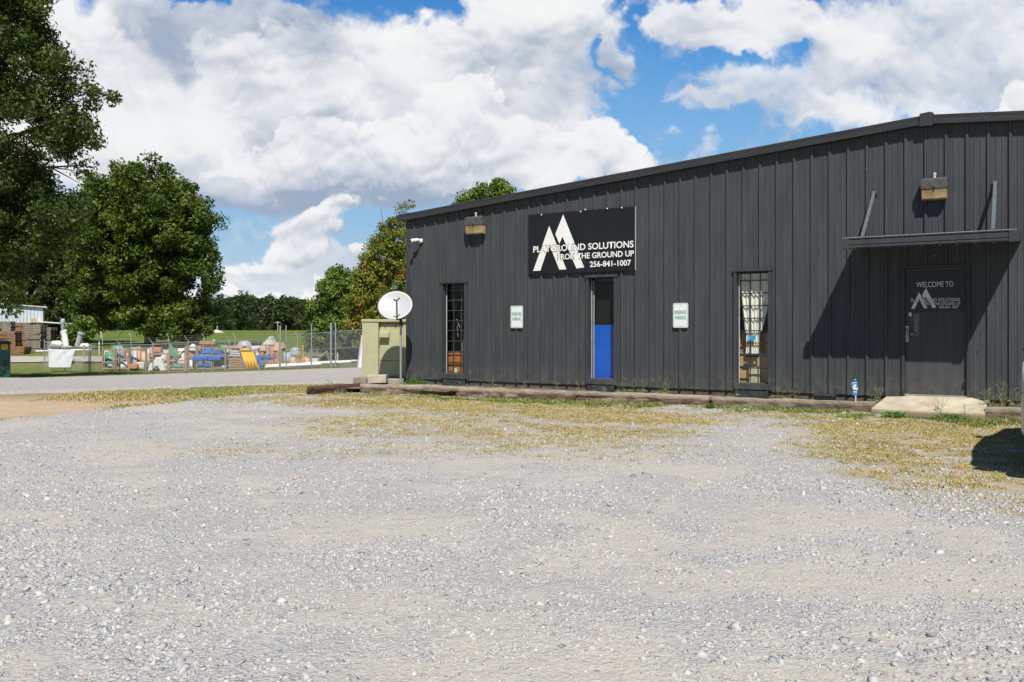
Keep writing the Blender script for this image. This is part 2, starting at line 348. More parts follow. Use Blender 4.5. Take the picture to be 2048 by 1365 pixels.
def build_ground():
    # one sheet to the horizon
    ys = np.concatenate([np.arange(-60,8,4.), np.arange(8,58,.35), np.arange(58,130,2.), np.geomspace(130,4000,40)])
    xs = np.concatenate([-np.geomspace(3000,32,40), np.arange(-31.5,8,.35), np.geomspace(8.5,3000,45)])
    X, Y = np.meshgrid(xs, ys); Z = gz(X, Y)+(fbm(X, Y, .5, 3)-.5)*.05*sst(Y, 20, 30)
    Z = Z-.012-.1*(Y < lot_far(X)-.7)*(X > -38)
    X, Y, Z = X.ravel(), Y.ravel(), Z.ravel(); nx, ny = len(xs), len(ys)
    i = (np.arange(ny-1)[:,None]*nx+np.arange(nx-1)[None,:]).ravel(); Fc = np.c_[i, i+1, i+nx+1, i+nx]
    dry = np.clip(1-sst(Y, 46, 50), 0, 1)*.95; dry = np.maximum(dry, .5*np.exp(-((Y-62)/9)**2))
    dirt = np.exp(-(((X+9.6)/3.6)**2+((Y-15.0)/3.0)**2)**1.3)*1.25; dirt = np.clip(dirt*(.75+.6*fbm(X, Y, .6, 4)), 0, 1)
    t = NT('field_grass'); P = t.n('ShaderNodeNewGeometry').outputs['Position']
    g = t.mix(t.mr(t.noise(.08, 6, .65, P), .35, .65), (.088,.145,.018), (.145,.20,.03))
    g = t.mix(t.mr(t.noise(2.2, 6, .7, P), .4, .72, 0, .7), g, (.17,.165,.055))
    g = t.mix(t.mr(t.noise(14, 4, .7, P), .42, .7, 0, .55), g, (.05,.08,.015))
    d = t.mix(t.mr(t.noise(3, 6, .7, P), .4, .62), (.255,.205,.095), (.33,.27,.165))
    d = t.mix(t.mr(t.noise(25, 5, .7, P), .5, .7), d, (.15,.14,.045))
    od = t.mix(t.mr(t.noise(2.5, 6, .7, P), .35, .65), (.52,.345,.19), (.50,.42,.33)); od = t.mix(t.mr(t.noise(45, 5, .7, P), .52, .7, 0, .5), od, (.26,.22,.17))
    c = t.mix(t.attr('dry'), g, d); c = t.mix(t.attr('dirt'), c, od)
    m = t.fin(c, .95, t.bump(t.noise(30, 5, .7, P), .6, .05), 0, .1)
    o = np_mesh('ground', np.c_[X,Y,Z], Fc, m, {'dry':('POINT', dry), 'dirt':('POINT', dirt)}, True); tag(o, kind='structure')
    # gravel lot
    xs = np.concatenate([np.arange(-40,-9,.5), np.arange(-9,11,.075), np.arange(11,26,.5)]); nr = 330
    tt = np.linspace(0, 1, nr); Xc = np.repeat(xs[None,:], nr, 0); far = lot_far(xs)+(fbm(xs, xs*0, 1.1, 4)-.5)*1.2+(fbm(xs, xs*0+5, 6, 3)-.5)*.3
    Y = -8+(far[None,:]+8)*(tt[:,None]**.8); X = Xc
    wob = np.where((Y > 0) & (Y < 22), 1, 0)
    Z = gz(X, Y)+.002+wob*((fbm(X, Y, 1.2, 4)-.5)*.045+(fbm(X+9, Y, 9, 3)-.5)*.012); Z[-1] -= .05
    X, Y, Z = X.ravel(), Y.ravel(), Z.ravel(); nx = len(xs); i = (np.arange(nr-1)[:,None]*nx+np.arange(nx-1)[None,:]).ravel(); Fc = np.c_[i, i+1, i+nx+1, i+nx]
    gm, st = grass_mask(X, Y); gm = np.clip(gm*(.2+1.3*fbm(X, Y, 1.5, 4, .6)), 0, 1)
    t = NT('gravel'); P = t.n('ShaderNodeNewGeometry').outputs['Position']; du = t.attr('dust')
    c1 = t.vor(48, P, 'Color'); sp = t.n('ShaderNodeSeparateColor'); t.L.new(c1, sp.inputs[0])
    stone = t.ramp(sp.outputs[0], [(0,(.32,.315,.315)),(.45,(.42,.415,.41)),(.8,(.49,.475,.455)),(1,(.58,.56,.53))])
    c2 = t.vor(120, P, 'Color'); s2 = t.n('ShaderNodeSeparateColor'); t.L.new(c2, s2.inputs[0])
    small = t.ramp(s2.outputs[0], [(0,(.34,.335,.33)),(.5,(.44,.43,.42)),(1,(.55,.53,.495))])
    c = t.mix(t.mr(t.noise(20, 4, .6, P), .4, .6), stone, small)
    fine = t.mix(t.mr(t.noise(42, 7, .85, P), .38, .62), (.40,.37,.325), (.57,.53,.46))
    dd = t.ma('ADD', t.ma('MULTIPLY', du, .85), t.ma('MULTIPLY', t.ma('SUBTRACT', t.noise(7, 6, .7, P), .5), 1.5)); dd = t.mr(dd, .15, .85, .12, .85)
    c = t.mix(dd, c, fine)
    th = t.mix(t.mr(t.noise(30, 5, .75, P), .35, .65), (.36,.28,.13), (.43,.365,.225))
    gg = t.ma('MULTIPLY', t.attr('thatch'), t.mr(t.noise(16, 6, .75, P), .30, .50)); c = t.mix(gg, c, th)
    h1 = t.vor(48, P); h2 = t.vor(120, P); hh = t.ma('ADD', t.ma('MULTIPLY', h1, -1.), t.ma('MULTIPLY', h2, -.45)); hh = t.ma('MULTIPLY', hh, t.ma('SUBTRACT', 1.25, dd))
    c = t.mix(1., c, (.93,.93,.925), 'MULTIPLY'); m = t.fin(c, .93, t.bump(hh, .62, .016, t.bump(t.noise(9, 6, .7, P), .5, .06)), 0, .15)
    o = np_mesh('gravel_lot', np.c_[X,Y,Z], Fc, m, {'dust':('POINT', dust(X, Y)), 'thatch':('POINT', np.clip(gm*1.1+st*.7, 0, 1))}, True); tag(o, kind='structure')
    # gravel road behind the lot
    near = [(-70,20),(-30,18.5),(-11.5,18.2),(-9.2,20.3),(-7,22.6),(-4.5,24.6),(5,27),(30,30)]
    farr = [(-70,33),(-30,36),(-20,38.5),(-12.5,43.),(-7.,46.),(0,46),(10,47),(30,50)]
    nx = 420; xs = np.linspace(-70, 30, nx); a = np.interp(xs, *zip(*near))+(fbm(xs, xs*0+2, .9, 4)-.5)*1.8+(fbm(xs, xs*0+22, 4, 3)-.5)*.8; b = np.interp(xs, *zip(*farr))+(fbm(xs, xs*0+8, .7, 4)-.5)*1.2
    nr = 60; tt = np.linspace(0, 1, nr)[:,None]; Y = a[None]+(b-a)[None]*tt; X = np.repeat(xs[None], nr, 0); Z = gz(X, Y)+.05+(fbm(X, Y, .8, 3)-.5)*.03
    Z[0] -= .09; Z[-1] -= .09; i = (np.arange(nr-1)[:,None]*nx+np.arange(nx-1)[None,:]).ravel(); Fc = np.c_[i, i+1, i+nx+1, i+nx]
    t = NT('road_gravel'); P = t.n('ShaderNodeNewGeometry').outputs['Position']
    c = t.ramp(t.noise(9, 8, .85, P), [(.36,(.27,.265,.26)),(.5,(.42,.41,.395)),(.64,(.58,.56,.53))]); c = t.mix(t.mr(t.noise(.8, 5, .65, t.co('Object',(.4,1.4,1))), .40, .62, 0, .85), c, (.47,.41,.345)); c = t.mix(t.mr(t.noise(3.5, 6, .75, P), .35, .7, 0, .5), c, (.27,.26,.255))
    m = t.fin(c, .95, t.bump(t.noise(26, 6, .8, P), .7, .04), 0, .1)
    o = np_mesh('gravel_road', np.c_[X.ravel(),Y.ravel(),Z.ravel()], Fc, m, None, True); tag(o, kind='structure')
    # concrete drive past the pallets
    xs = np.linspace(-70, -27, 60); q = []
    for x in xs: e = 60.5+.05*(x+28); q += [(x, e+.3*math.sin(x), Zg(x, e)+.05), (x, e+5.2, Zg(x, e+5.2)+.05)]
    f = [(2*k, 2*k+2, 2*k+3, 2*k+1) for k in range(59)]
    o = np_mesh('driveway', q, f, paint('drive_concrete', (.42,.385,.33), .9, .1, 1.5), None, True); tag(o, kind='structure')
build_ground()

def stones():
    ico = bmesh.new(); bmesh.ops.create_icosphere(ico, subdivisions=1, radius=1); ico.verts.ensure_lookup_table()
    BV = np.array([v.co[:] for v in ico.verts]); BF = np.array([[v.index for v in f.verts] for f in ico.faces]); ico.free()
    vars_ = []
    for k in range(14):
        q = BV*(1+RNG.normal(0, .24, (len(BV), 1))); q = q*np.array([1, RNG.uniform(.6,.95), RNG.uniform(.38,.7)]); vars_.append(q)
    pts = []
    def scatter(n, y0, y1, smin, smax, pw, keep):
        Y = np.sqrt(RNG.uniform(y0*y0, y1*y1, n)); X = RNG.uniform(-.6, .6, n)*Y
        s = smin*(smax/smin)**(RNG.random(n)**pw)
        k = (Y < lot_far(X)-.1) & (RNG.random(n) < keep(X, Y)); d = (X-X0)*ST+(Y-Z0)*CT; k &= d < -1.0
        pts.append(np.c_[X[k], Y[k], s[k]])
    kd = lambda X, Y: np.clip(1.05-.85*dust(X, Y), .22, 1)*(.25+1.1*sst(fbm(X, Y, 2.5, 4, .6), .38, .6))
    scatter(70000, 2.6, 6.0, .0045, .015, 1.5, kd); scatter(46000, 6, 11, .007, .018, 1.7, kd); scatter(24000, 10, 20, .011, .024, 1.9, kd)
    cl = lambda X, Y: sst(fbm(X+31, Y, .9, 4, .6), .46, .62)*(1.1-dust(X, Y)*.7); scatter(15000, 2.6, 8.0, .010, .026, 1.9, cl)
    scatter(3600, 2.6, 20, .014, .036, 2.2, lambda X, Y: .35+.65*(1-dust(X, Y)))
    P = np.concatenate(pts); n = len(P); idx = RNG.integers(0, len(vars_), n); VA = np.array(vars_)[idx]
    a = RNG.uniform(0, 2*math.pi, n); tilt = RNG.normal(0, .3, n); c, s = np.cos(a), np.sin(a)
    z = VA[:,:,2]+VA[:,:,0]*np.sin(tilt)[:,None]; x = VA[:,:,0]*c[:,None]-VA[:,:,1]*s[:,None]; y = VA[:,:,0]*s[:,None]+VA[:,:,1]*c[:,None]
    S = P[:,2][:,None]; gzv = gz(P[:,0], P[:,1])+(fbm(P[:,0], P[:,1], 1.2, 4)-.5)*.045+(fbm(P[:,0]+9, P[:,1], 9, 3)-.5)*.012
    V = np.stack([x*S+P[:,0][:,None], y*S+P[:,1][:,None], z*S+(gzv+.12*P[:,2])[:,None]], -1).reshape(-1, 3)
    Fc = (BF[None]+(np.arange(n)*len(BV))[:,None,None]).reshape(-1, 3)
    base = np.array([(.34,.345,.35),(.41,.41,.405),(.47,.46,.445),(.50,.47,.42),(.52,.505,.48),(.23,.24,.26),(.42,.33,.25)]); w = [.23,.31,.21,.15,.025,.06,.015]
    col = .95*base[RNG.choice(len(base), n, p=w)]*RNG.uniform(.85,1.2,(n,1)); col = np.repeat(col, len(BV), 0)
    t = NT('stone'); m = t.fin(t.mix(t.mr(t.noise(90, 4, .7), .4, .7, 0, .35), t.attr('col', 'Color'), (.46,.41,.35)), .9, None, 0, .2)
    o = np_mesh('gravel_stones', V, Fc, m, {'col':('POINT', col)}, False); tag(o, 'loose grey and beige gravel stones scattered over the lot', 'gravel', kind='stuff')
stones()

def blades(name, pts, hgt, cols, label, cat, wid=.004, lean=.5, per=7, spread=.03):
    # pts (n,3); hgt (n,); cols (n,3): tufts of narrow bent blades
    n = len(pts); N = n*per; base = np.repeat(pts, per, 0); h = np.repeat(hgt, per)*RNG.uniform(.45,1.1,N); a = RNG.uniform(0, 2*math.pi, N); ln = RNG.uniform(.1, 1, N)*lean
    base[:,:2] += RNG.normal(0, 1, (N,2))*spread*np.repeat(hgt, per)[:,None]/.06
    d = np.stack([np.cos(a), np.sin(a), np.zeros(N)], 1); p = np.stack([-d[:,1], d[:,0], d[:,2]], 1); w = wid*RNG.uniform(.6,1.4,N)[:,None]
    up = np.array([0,0,1.])
    v0 = base-p*w; v1 = base+p*w; mid = base+up*(h*np.maximum(.62-.2*ln, .1))[:,None]+d*(h*ln*.35)[:,None]; v2 = mid+p*w*.8; v3 = mid-p*w*.8; v4 = base+up*(h*np.maximum(1-.55*ln, .12))[:,None]+d*(h*ln)[:,None]
    V = np.stack([v0,v1,v2,v3,v4], 1).reshape(-1,3); b = (np.arange(N)*5)[:,None]
    Fc = np.concatenate([b+np.array([[0,1,2]]), b+np.array([[0,2,3]]), b+np.array([[3,2,4]])])
    col = np.repeat(np.repeat(cols, per, 0)*RNG.uniform(.85,1.15,(N,1)), 5, 0)
    t = NT(name+'_blade'); t.fin(t.attr('col', 'Color'), .7, None, 0, .2)
    o = np_mesh(name, V, Fc, t.m, {'col':('POINT', col)}); return tag(o, label, cat, kind='stuff')
def grasses():
    n = 560000; Y = np.sqrt(RNG.uniform(5.5**2, 21**2, n)); X = RNG.uniform(-.6,.62,n)*Y; gm, st = grass_mask(X, Y)
    f = fbm(X, Y, 2.6, 4, .65); f2 = fbm(X+40, Y, 9, 3, .6)
    prob = gm*sst(f, .34, .54)*sst(f2, .30, .56)*.62+.006*sst(f, .5, .7)*(Y > 9)*sst(gm, 0.02, .1)
    inside = ((X-X0)*ST+(Y-Z0)*CT) > -1.1; lo = Y < lot_far(X)+.1
    k = (RNG.random(n) < prob) & ~inside & lo
    gz_ = lambda X, Y: gz(X, Y)+(fbm(X, Y, 1.2, 4)-.5)*.045
    pts = np.c_[X[k], Y[k], gz_(X[k], Y[k])]; m = len(pts)
    pal = np.array([(.43,.32,.11),(.47,.36,.155),(.33,.31,.085),(.20,.245,.055),(.42,.235,.10),(.51,.41,.22)])
    g2 = fbm(pts[:,0], pts[:,1], .9, 3)[:,None]; ch = RNG.choice(6, m, p=[.27,.2,.22,.16,.07,.08]); col = pal[ch]*(.8+.5*g2)
    blades('dry_grass', pts, RNG.uniform(.012,.036,m)*RNG.uniform(.7,1.3,m), col, 'sparse yellow dry grass growing through the gravel', 'grass', .0032, 1.5, 8, .06)
    # greener growth along the timbers and the concrete step
    n = 90000; u = RNG.uniform(-6.3, 8.5, n); d = np.interp(u, [-8,-5.6,-1.4,1.6,4.2,8], [-2.1,-1.75,-1.35,-.98,-.72,-.9])-.10-np.abs(RNG.normal(0, .30, n)); X = X0+u*CT+d*ST; Y = Z0-u*ST+d*CT
    onstep = (u > 4.15) & (u < 6.3); d = np.where(onstep, d-.42, d); X = X0+u*CT+d*ST; Y = Z0-u*ST+d*CT
    pr = sst(fbm(u*1.2, d*3, 1.2, 5, .65), .38, .62)*sst(fbm(u*7, d*7, 1, 3), .3, .6)*np.interp(u, [-6,-4,-2.3,-1.5,1,1.4,2,2.6,3.4,4,8], [.15,.25,.5,1,1,.2,.1,.7,.9,1,1])
    pr = np.where((u > 4.55) & (u < 5.6), pr*.05, pr); k = RNG.random(n) < pr*.62; m = int(k.sum()); pal = np.array([(.10,.18,.035),(.16,.23,.05),(.25,.26,.07),(.38,.32,.13)])
    blades('green_weeds', np.c_[X[k], Y[k], gz(X[k], Y[k])-.01], RNG.uniform(.02,.10,m)*RNG.uniform(.5,1.2,m), pal[RNG.choice(4, m, p=[.27,.27,.26,.2])], 'low green weeds along the foot of the timbers and step', 'weeds', .005, .9, 7, .04)
    # verge between the lot and the road, and the edge of the lawn
    n = 150000; Y = RNG.uniform(13, 27, n); X = RNG.uniform(-14, -2.2, n)
    near = np.interp(X, [-30,-11.5,-9.2,-7,-4.5,5], [18.5,18.2,20.3,22.6,24.6,27])
    dirt = np.exp(-(((X+9.6)/3.6)**2+((Y-15.0)/3.0)**2)**1.3); f = fbm(X, Y, 1.3, 4, .6); k = (Y > lot_far(X)-.25) & (Y < near+.1) & (RNG.random(n) < sst(f, .36, .55)*.8*np.clip(1-1.5*dirt, 0, 1)) & (X > -9.2)
    k &= (((X-X0)*ST+(Y-Z0)*CT) < -1.6) | (X < -3.6)
    m = int(k.sum()); pal = np.array([(.42,.33,.14),(.34,.31,.10),(.20,.25,.06),(.48,.38,.19)]); gg = fbm(X[k]+5, Y[k], .5, 3); ch = np.where(RNG.random(m) < sst(gg, .42, .62)*.7, 2, RNG.choice([0,1,3], m))
    blades('verge_grass', np.c_[X[k], Y[k], gz(X[k], Y[k])-.01], RNG.uniform(.03,.075,m), pal[ch], 'yellow green grass strip between the lot and the road', 'grass', .007, .9, 6, .06)
    n = 60000; X = RNG.uniform(-36, 2, n); e = np.interp(X, [-30,-20,-12.5,-7,0], [36,38.5,43,46,46]); Y = e+RNG.uniform(-.6, 7, n)
    k = RNG.random(n) < .5+.5*(Y-e < 2); X, Y = X[k], Y[k]; m = len(X); pal = np.array([(.15,.185,.045),(.22,.22,.06),(.33,.28,.11)])
    blades('lawn_grass', np.c_[X, Y, gz(X, Y)-.01], RNG.uniform(.06,.14,m), pal[RNG.choice(3, m, p=[.5,.3,.2])], 'rough grass along the far side of the road by the fence', 'grass', .016, .7, 5, .06)
grasses()

# ------------------------------------------------------------------ metal building
def wall_mat(name, base=(.055,.061,.065)):
    t = NT(name); lo = tuple(c*.86 for c in base); hi = tuple(c*1.16 for c in base)
    c = t.mix(t.mr(t.noise(2.2, 6, .6, t.co('Object', (3,3,.35))), .3, .7), lo, hi)
    c = t.mix(t.mr(t.noise(1.3, 7, .72), .60, .78, 0, .35), c, (.12,.125,.125))
    c = t.mix(t.mr(t.noise(9, 3, .5, t.co('Object', (1,1,.8))), .74, .8, 0, .5), c, (.17,.17,.17))
    sp = t.n('ShaderNodeSeparateXYZ'); t.L.new(t.co('Object'), sp.inputs[0])
    dirt = t.ma('MULTIPLY', t.mr(sp.outputs[2], .25, .75, 1, 0), t.mr(t.noise(7, 6, .7), .38, .65)); c = t.mix(t.ma('MULTIPLY', dirt, .38), c, (.17,.15,.12))
    return t.fin(c, t.ma('ADD', .48, t.ma('MULTIPLY', t.noise(3, 5, .6, t.co('Object', (3,3,.4))), .2)), t.bump(t.noise(1.6, 3, .5, t.co('Object', (1,1,.5))), .25, .03), 0, .22)
WALL = wall_mat('charcoal_wall_sheet'); TRIM = wall_mat('charcoal_trim', (.048,.053,.057)); DOORM = wall_mat('charcoal_door', (.062,.064,.067))
BLACK = paint('black_metal', (.012,.013,.016), .45, .2); WHITE = paint('white_plastic', (.75,.75,.72), .45, .05)
GALV = paint('galvanised_steel', (.42,.45,.47), .45, .12, 12, .55); DGREY = paint('dark_grey_metal', (.05,.055,.06), .5, .2)
uL = U(815.5); uP = U(1855); zWb = .235                # left corner, ridge, foot of the sheeting
zE = 3.86; zP = UZ(1855, 249)[1]; sl = (zP-zE)/(uP-uL); uR = uP+(uP-uL)
def ztop(u): return zE+sl*(u-uL) if u < uP else zP-sl*(u-uP)
B = thing('metal_building', WP(0, 0, 0), -TH, 'charcoal ribbed metal building with a low gable roof, canopy and three tall narrow windows', 'building')
wins = []
for (l, r, t_, b_) in ((887, 930, 567, 747), (1178, 1229, 555, 757), (1474, 1537, 543, 766)):
    uc = (U(l)+U(r))/2; wins.append((U(l), U(r), UZ((l+r)/2, t_)[1], UZ((l+r)/2, b_)[1]))
DOOR = (U(1808), U(1937), zWb, UZ(1870, 531)[1])
opens = [(a, b, z0-.12, z1) for (a, b, z1, z0) in wins]+[(DOOR[0], DOOR[1], -.5, DOOR[3])]
def facade():
    prof = []; k0 = int(math.floor(uL/RIB))-1; k1 = int(uR/RIB)+1
    off = (U(1271)/RIB) % 1*RIB        # ribs stand at u = k * RIB + off
    for k in range(k0, k1+1):
        c = k*RIB+off+.015
        for du, w in ((-.032,0),(-.015,-.032),(.015,-.032),(.032,0),(.095,0),(.102,-.006),(.118,-.006),(.125,0),(.185,0),(.192,-.006),(.208,-.006),(.215,0)): prof.append((c+du, w))
    prof.append((uL, 0)); prof.append((uR, 0)); prof.sort()
    def wat(u): return float(np.interp(u, [p[0] for p in prof], [p[1] for p in prof]))
    us = sorted(set([p[0] for p in prof if uL <= p[0] <= uR]+[e for o in opens for e in o[:2]]+[uP]))
    mb = MB()
    for a, b in zip(us[:-1], us[1:]):
        if b-a < 1e-5: continue
        mid = (a+b)/2; spans = [(zWb, None)]
        for (oa, ob, z0, z1) in opens:
            if oa < mid < ob: spans = ([(zWb, z0)] if z0 > zWb+.01 else [])+[(z1, None)]
        for z0, z1 in spans:
            za, zb = (ztop(a), ztop(b)) if z1 is None else (z1, z1)
            mb.add([(a, wat(a), z0), (b, wat(b), z0), (b, wat(b), zb), (a, wat(a), za)], [(0,1,2,3)])
    # short return onto the side wall
    mb.build('front_wall', WALL, B)
    dp = 22.; m = MB()
    m.box((uL-.02, .02, -1.3), (uL+.005, dp, zE)); m.box((uR-.005, .02, -1.3), (uR+.02, dp, zE)); m.build('side_wall', WALL, B)
    m = MB(); m.prism([(uL, dp, -1.3), (uR, dp, -1.3), (uR, dp, zE), (uP, dp, zP), (uL, dp, zE)], (0, .03, 0)); m.build('rear_wall', WALL, B)
    m = MB(); m.prism([(uL-.04, -.012, zWb-.02), (uL+.075, -.012, zWb-.02), (uL+.075, -.012, ztop(uL)-.02), (uL-.04, -.012, ztop(uL)-.02)], (0, .008, 0)); m.box((uL-.045, -.012, zWb-.02), (uL-.041, .12, zE)); m.build('corner_trim', TRIM, B)
    # slab edge under the sheeting
    m = MB(); m.box((uL+.02, .03, -.9), (uR-.02, .25, zWb+.02)); m.build('foundation', paint('foundation_concrete', (.10,.085,.07), .95, .25, 5), B)
    m = MB(); m.box((uL+.1, .26, zWb-.1), (uR-.1, dp-.1, zWb)); m.box((uL+.1, 2.6, zWb+.01), (uR-.1, 2.64, 3.6)); m.build('interior_floor', paint('dark_interior', (.045,.04,.038), .9), B)
    # roof
    m = MB(); o = .18; t = .05
    def roof_side(u0, z0, u1, z1): m.add([(u0, -.10, z0), (u1, -.10, z1), (u1, dp+.1, z1), (u0, dp+.1, z0), (u0, -.10, z0-t), (u1, -.10, z1-t), (u1, dp+.1, z1-t), (u0, dp+.1, z0-t)], [(0,1,2,3),(7,6,5,4),(0,4,5,1),(2,6,7,3),(0,3,7,4),(1,5,6,2)])
    zo = .10; roof_side(uL-.2, zE-.2*sl+zo, uP, zP+zo); roof_side(uP, zP+zo, uR+.2, zE-.2*sl+zo)
    for k in range(0, 40):
        for sgn in (1,):
            u = uL-.2; y = .1+k*.6
            m.add([(uL-.2, y, zE-.2*sl+zo), (uP, y, zP+zo), (uP, y+.03, zP+zo+.03), (uL-.2, y+.03, zE-.2*sl+zo+.03), (uL-.2, y+.06, zE-.2*sl+zo), (uP, y+.06, zP+zo)], [(0,1,2,3), (3,2,5,4)])
    m.build('roof', TRIM, B)
    # rake trim along both slopes
    pr = [(.02,-.005),(-.115,-.005),(-.13,.0),(-.13,.066),(-.108,.08),(-.118,.14),(-.09,.155),(.02,.155)]
    RT = NT('rake_trim_paint'); c = RT.mix(RT.mr(RT.noise(1.5, 5, .6, RT.co('Object',(1,4,8))), .3, .7), (.028,.029,.032), (.042,.040,.040)); RT = RT.fin(c, .42, None, 0, .45)
    for (ua, za, ub, zb) in ((uL-.215, zE-.215*sl, uP, zP), (uP, zP, uR+.215, zE-.215*sl)):
        m = MB(); n = len(pr); z_ = -.015
        m.add([(ua, w, za+z+z_) for w, z in pr]+[(ub, w, zb+z+z_) for w, z in pr], [tuple(range(n)), tuple(range(2*n-1, n-1, -1))]+[(i, n+i, n+(i+1)%n, (i+1)%n) for i in range(n)]); m.build('rake_trim', RT, B)
    m = MB(); m.prism([(uP-.1, -.15, zP-.05), (uP+.1, -.15, zP-.05), (uP+.1, -.15, zP+.155), (uP+.04, -.15, zP+.17), (uP-.1, -.15, zP+.155)], (0, .17, 0)); m.build('ridge_cap', RT, B)
    m = MB(); m.prism([(uL-.22, -.125, zE-.03), (uL-.03, -.125, zE-.03), (uL-.03, -.125, zE+.03), (uL-.23, -.125, zE+.10), (uL-.26, -.125, zE+.10)], (0, dp, 0)); m.build('gutter', TRIM, B)
    # small knob on the rake
    return wat
WAT = facade()
def window(i, a, b, zt, zb, cols, rows, bar, proud=0):
    rc = .115
    m = MB()
    # casing around the opening, each piece butted
    m.box((a-.055, -.036, zb-.12), (a, -.004, zt)); m.box((b, -.036, zb-.12), (b+.07, -.004, zt)); m.box((a-.07, -.05, zt+.002), (b+.085, -.002, zt+.05))
    # reveal
    m.box((a-.012, -.003, zb-.1), (a-.002, rc+.03, zt)); m.box((b+.002, -.003, zb-.1), (b+.012, rc+.03, zt)); m.box((a-.002, -.003, zt-.012), (b+.002, rc+.03, zt-.002))
    fr = m.build('window_casing', TRIM, B)
    m = MB(); m.add([(a-.002, -.045, zb-.12), (b+.002, -.045, zb-.12), (b+.002, -.045, zb-.02), (a-.002, -.045, zb-.02), (b+.002, rc-.01, zb), (a-.002, rc-.01, zb)], [(0,1,2,3), (3,2,4,5)]); m.build('sill', TRIM, fr)
    m = MB(); m.cbox((a-.02, -.03, zb-.33), (b+.0, .02, zb-.13), .012); m.build('sill_block', paint('painted_block', (.04,.043,.046), .85, .35, 14, 0, .5, .3, (.22,.21,.19)), fr)
    g = MB(); g.box((a, rc, zb), (b, rc+.005, zt-.014)); gl = g.build('glass', glass(), fr)
    m = MB(); f = .016
    m.box((a+.001, rc-.012, zb+.001), (a+f, rc-.001, zt-.016)); m.build('glazing_strip', paint('pale_strip', (.5,.52,.5), .5), fr)
    if cols:
        m = MB(); y = rc+.018
        for k in range(1, cols): u = a+(b-a)*k/cols+(.012 if i == 2 else -.012)*(k == 1); m.box((u-.009, y, zb+.01), (u+.009, y+.012, zt-.03))
        for z in rows: m.box((a+.01, y-.003, z-.009), (b-.01, y+.015, z+.009))
        m.build('window_bars', bar, fr)
    return fr
wz = lambda px, py: UZ(px, py, .15)[1]
window(0, *wins[0], 3, [wz(909, y) for y in (581, 601, 621.5, 641.5, 661.5, 682.5, 703.5, 725)], paint('grey_bar', (.05,.055,.055), .5))
window(1, *wins[1], 0, [], None)
window(2, *wins[2], 3, [wz(1505, y) for y in (561.5, 587, 612, 637, 662, 686.5, 712, 736.5)], paint('black_bar', (.022,.022,.024), .5))
def canopy():
    D = 1.05; a = U(1681.5, -D); b = U(2038.5, -D); zb = 2.655; zt = 2.822; zw = 2.74
    m = MB(); m.add([(a+.02, -D+.02, zt-.02), (b-.02, -D+.02, zt-.02), (b-.02, -.0, zw+.10), (a+.02, 0, zw+.10), (a+.02, -D+.02, zb+.03), (b-.02, -D+.02, zb+.03), (b-.02, 0, zw), (a+.02, 0, zw)],
        [(0,1,2,3),(7,6,5,4),(0,3,7,4),(1,5,6,2),(0,4,5,1),(3,2,6,7)]); cn = m.build('canopy', TRIM, B)
    m = MB()
    for k in range(9):
        u = a+.25+k*(b-a-.5)/8; m.add([(u-.02, -D+.04, zt-.02), (u+.02, -D+.04, zt-.02), (u+.02, 0, zw+.1), (u-.02, 0, zw+.1), (u, -D+.04, zt+.012), (u, 0, zw+.13)], [(0,4,5,3), (4,1,2,5)])
    m.build('canopy_rib', TRIM, cn)
    pr = [(.03,.0),(-.012,.0),(-.02,.012),(-.02,.035),(-.004,.045),(-.004,.052),(-.014,.06),(-.014,.125),(-.002,.135),(-.002,.142),(-.02,.152),(-.02,.165),(.03,.165)]
    c = .13; m = MB(); n = len(pr); m.add([(u, -D+w, zb+z) for u in (a+c, b-c) for w, z in pr], [tuple(range(n)), tuple(range(2*n-1, n-1, -1))]+[(i, n+i, n+(i+1)%n, (i+1)%n) for i in range(n)]); m.build('canopy_fascia', TRIM, cn)
    for u in (a, b-c):
        m = MB(); m.box((u, -D-.024, zb-.006), (u+c, -D+.06, zt-.001)); m.build('fascia_end_cap', TRIM, cn)
    m = MB(); m.box((a+.03, -D-.015, zt+.002), (b-.03, -D+.03, zt+.008)); m.build('drip_edge', paint('bright_edge', (.45,.43,.4), .4), cn)
    for k in range(11):
        u = a+.22+k*.245; m = MB(); m.tube([(u, -D+.06, zb+.03), (u, -D+.06, zb-.012)], .008, 6); m.build('screw', GALV, cn)
    for (wx, wy, fx, fy) in ((1748.5, 384, 1724, 473), (1990.5, 364, 1986, 461)):
        u0, z0 = UZ(wx, wy, -.04); w1 = -D+.05; u1, z1 = UZ(fx, fy, w1); m = MB()
        p, q = Vector((u0, -.04, z0)), Vector((u1, w1, zt+.0)); d = (q-p).normalized(); x = Vector((1,0,0)); x = (x-d*x.dot(d)).normalized(); y = d.cross(x); s1 = .026; s2 = .008
        m.add([c0+x*sx*s1+y*sy*s2 for c0 in (p, q) for sx, sy in ((-1,-1),(1,-1),(1,1),(-1,1))], [(0,1,5,4),(1,2,6,5),(2,3,7,6),(3,0,4,7),(0,3,2,1),(4,5,6,7)])
        m.build('canopy_brace', paint('brace_grey', (.10,.12,.135), .45, .1), cn)
        m = MB(); m.box((u0-.035, -.045, z0-.03), (u0+.06, -.033, z0+.03)); m.build('brace_bracket', DGREY, cn); m = MB(); m.box((u1-.03, w1-.03, zt+.009), (u1+.03, w1+.03, zt+.03)); m.build('brace_bracket', DGREY, cn)
    m = MB(); m.sphere(UZV(1868, 509, -.28), .035, 8); dm = m.build('porch_camera', DGREY, cn)
def UZV(px, py, w): u, z = UZ(px, py, w); return Vector((u, w, z))
canopy()
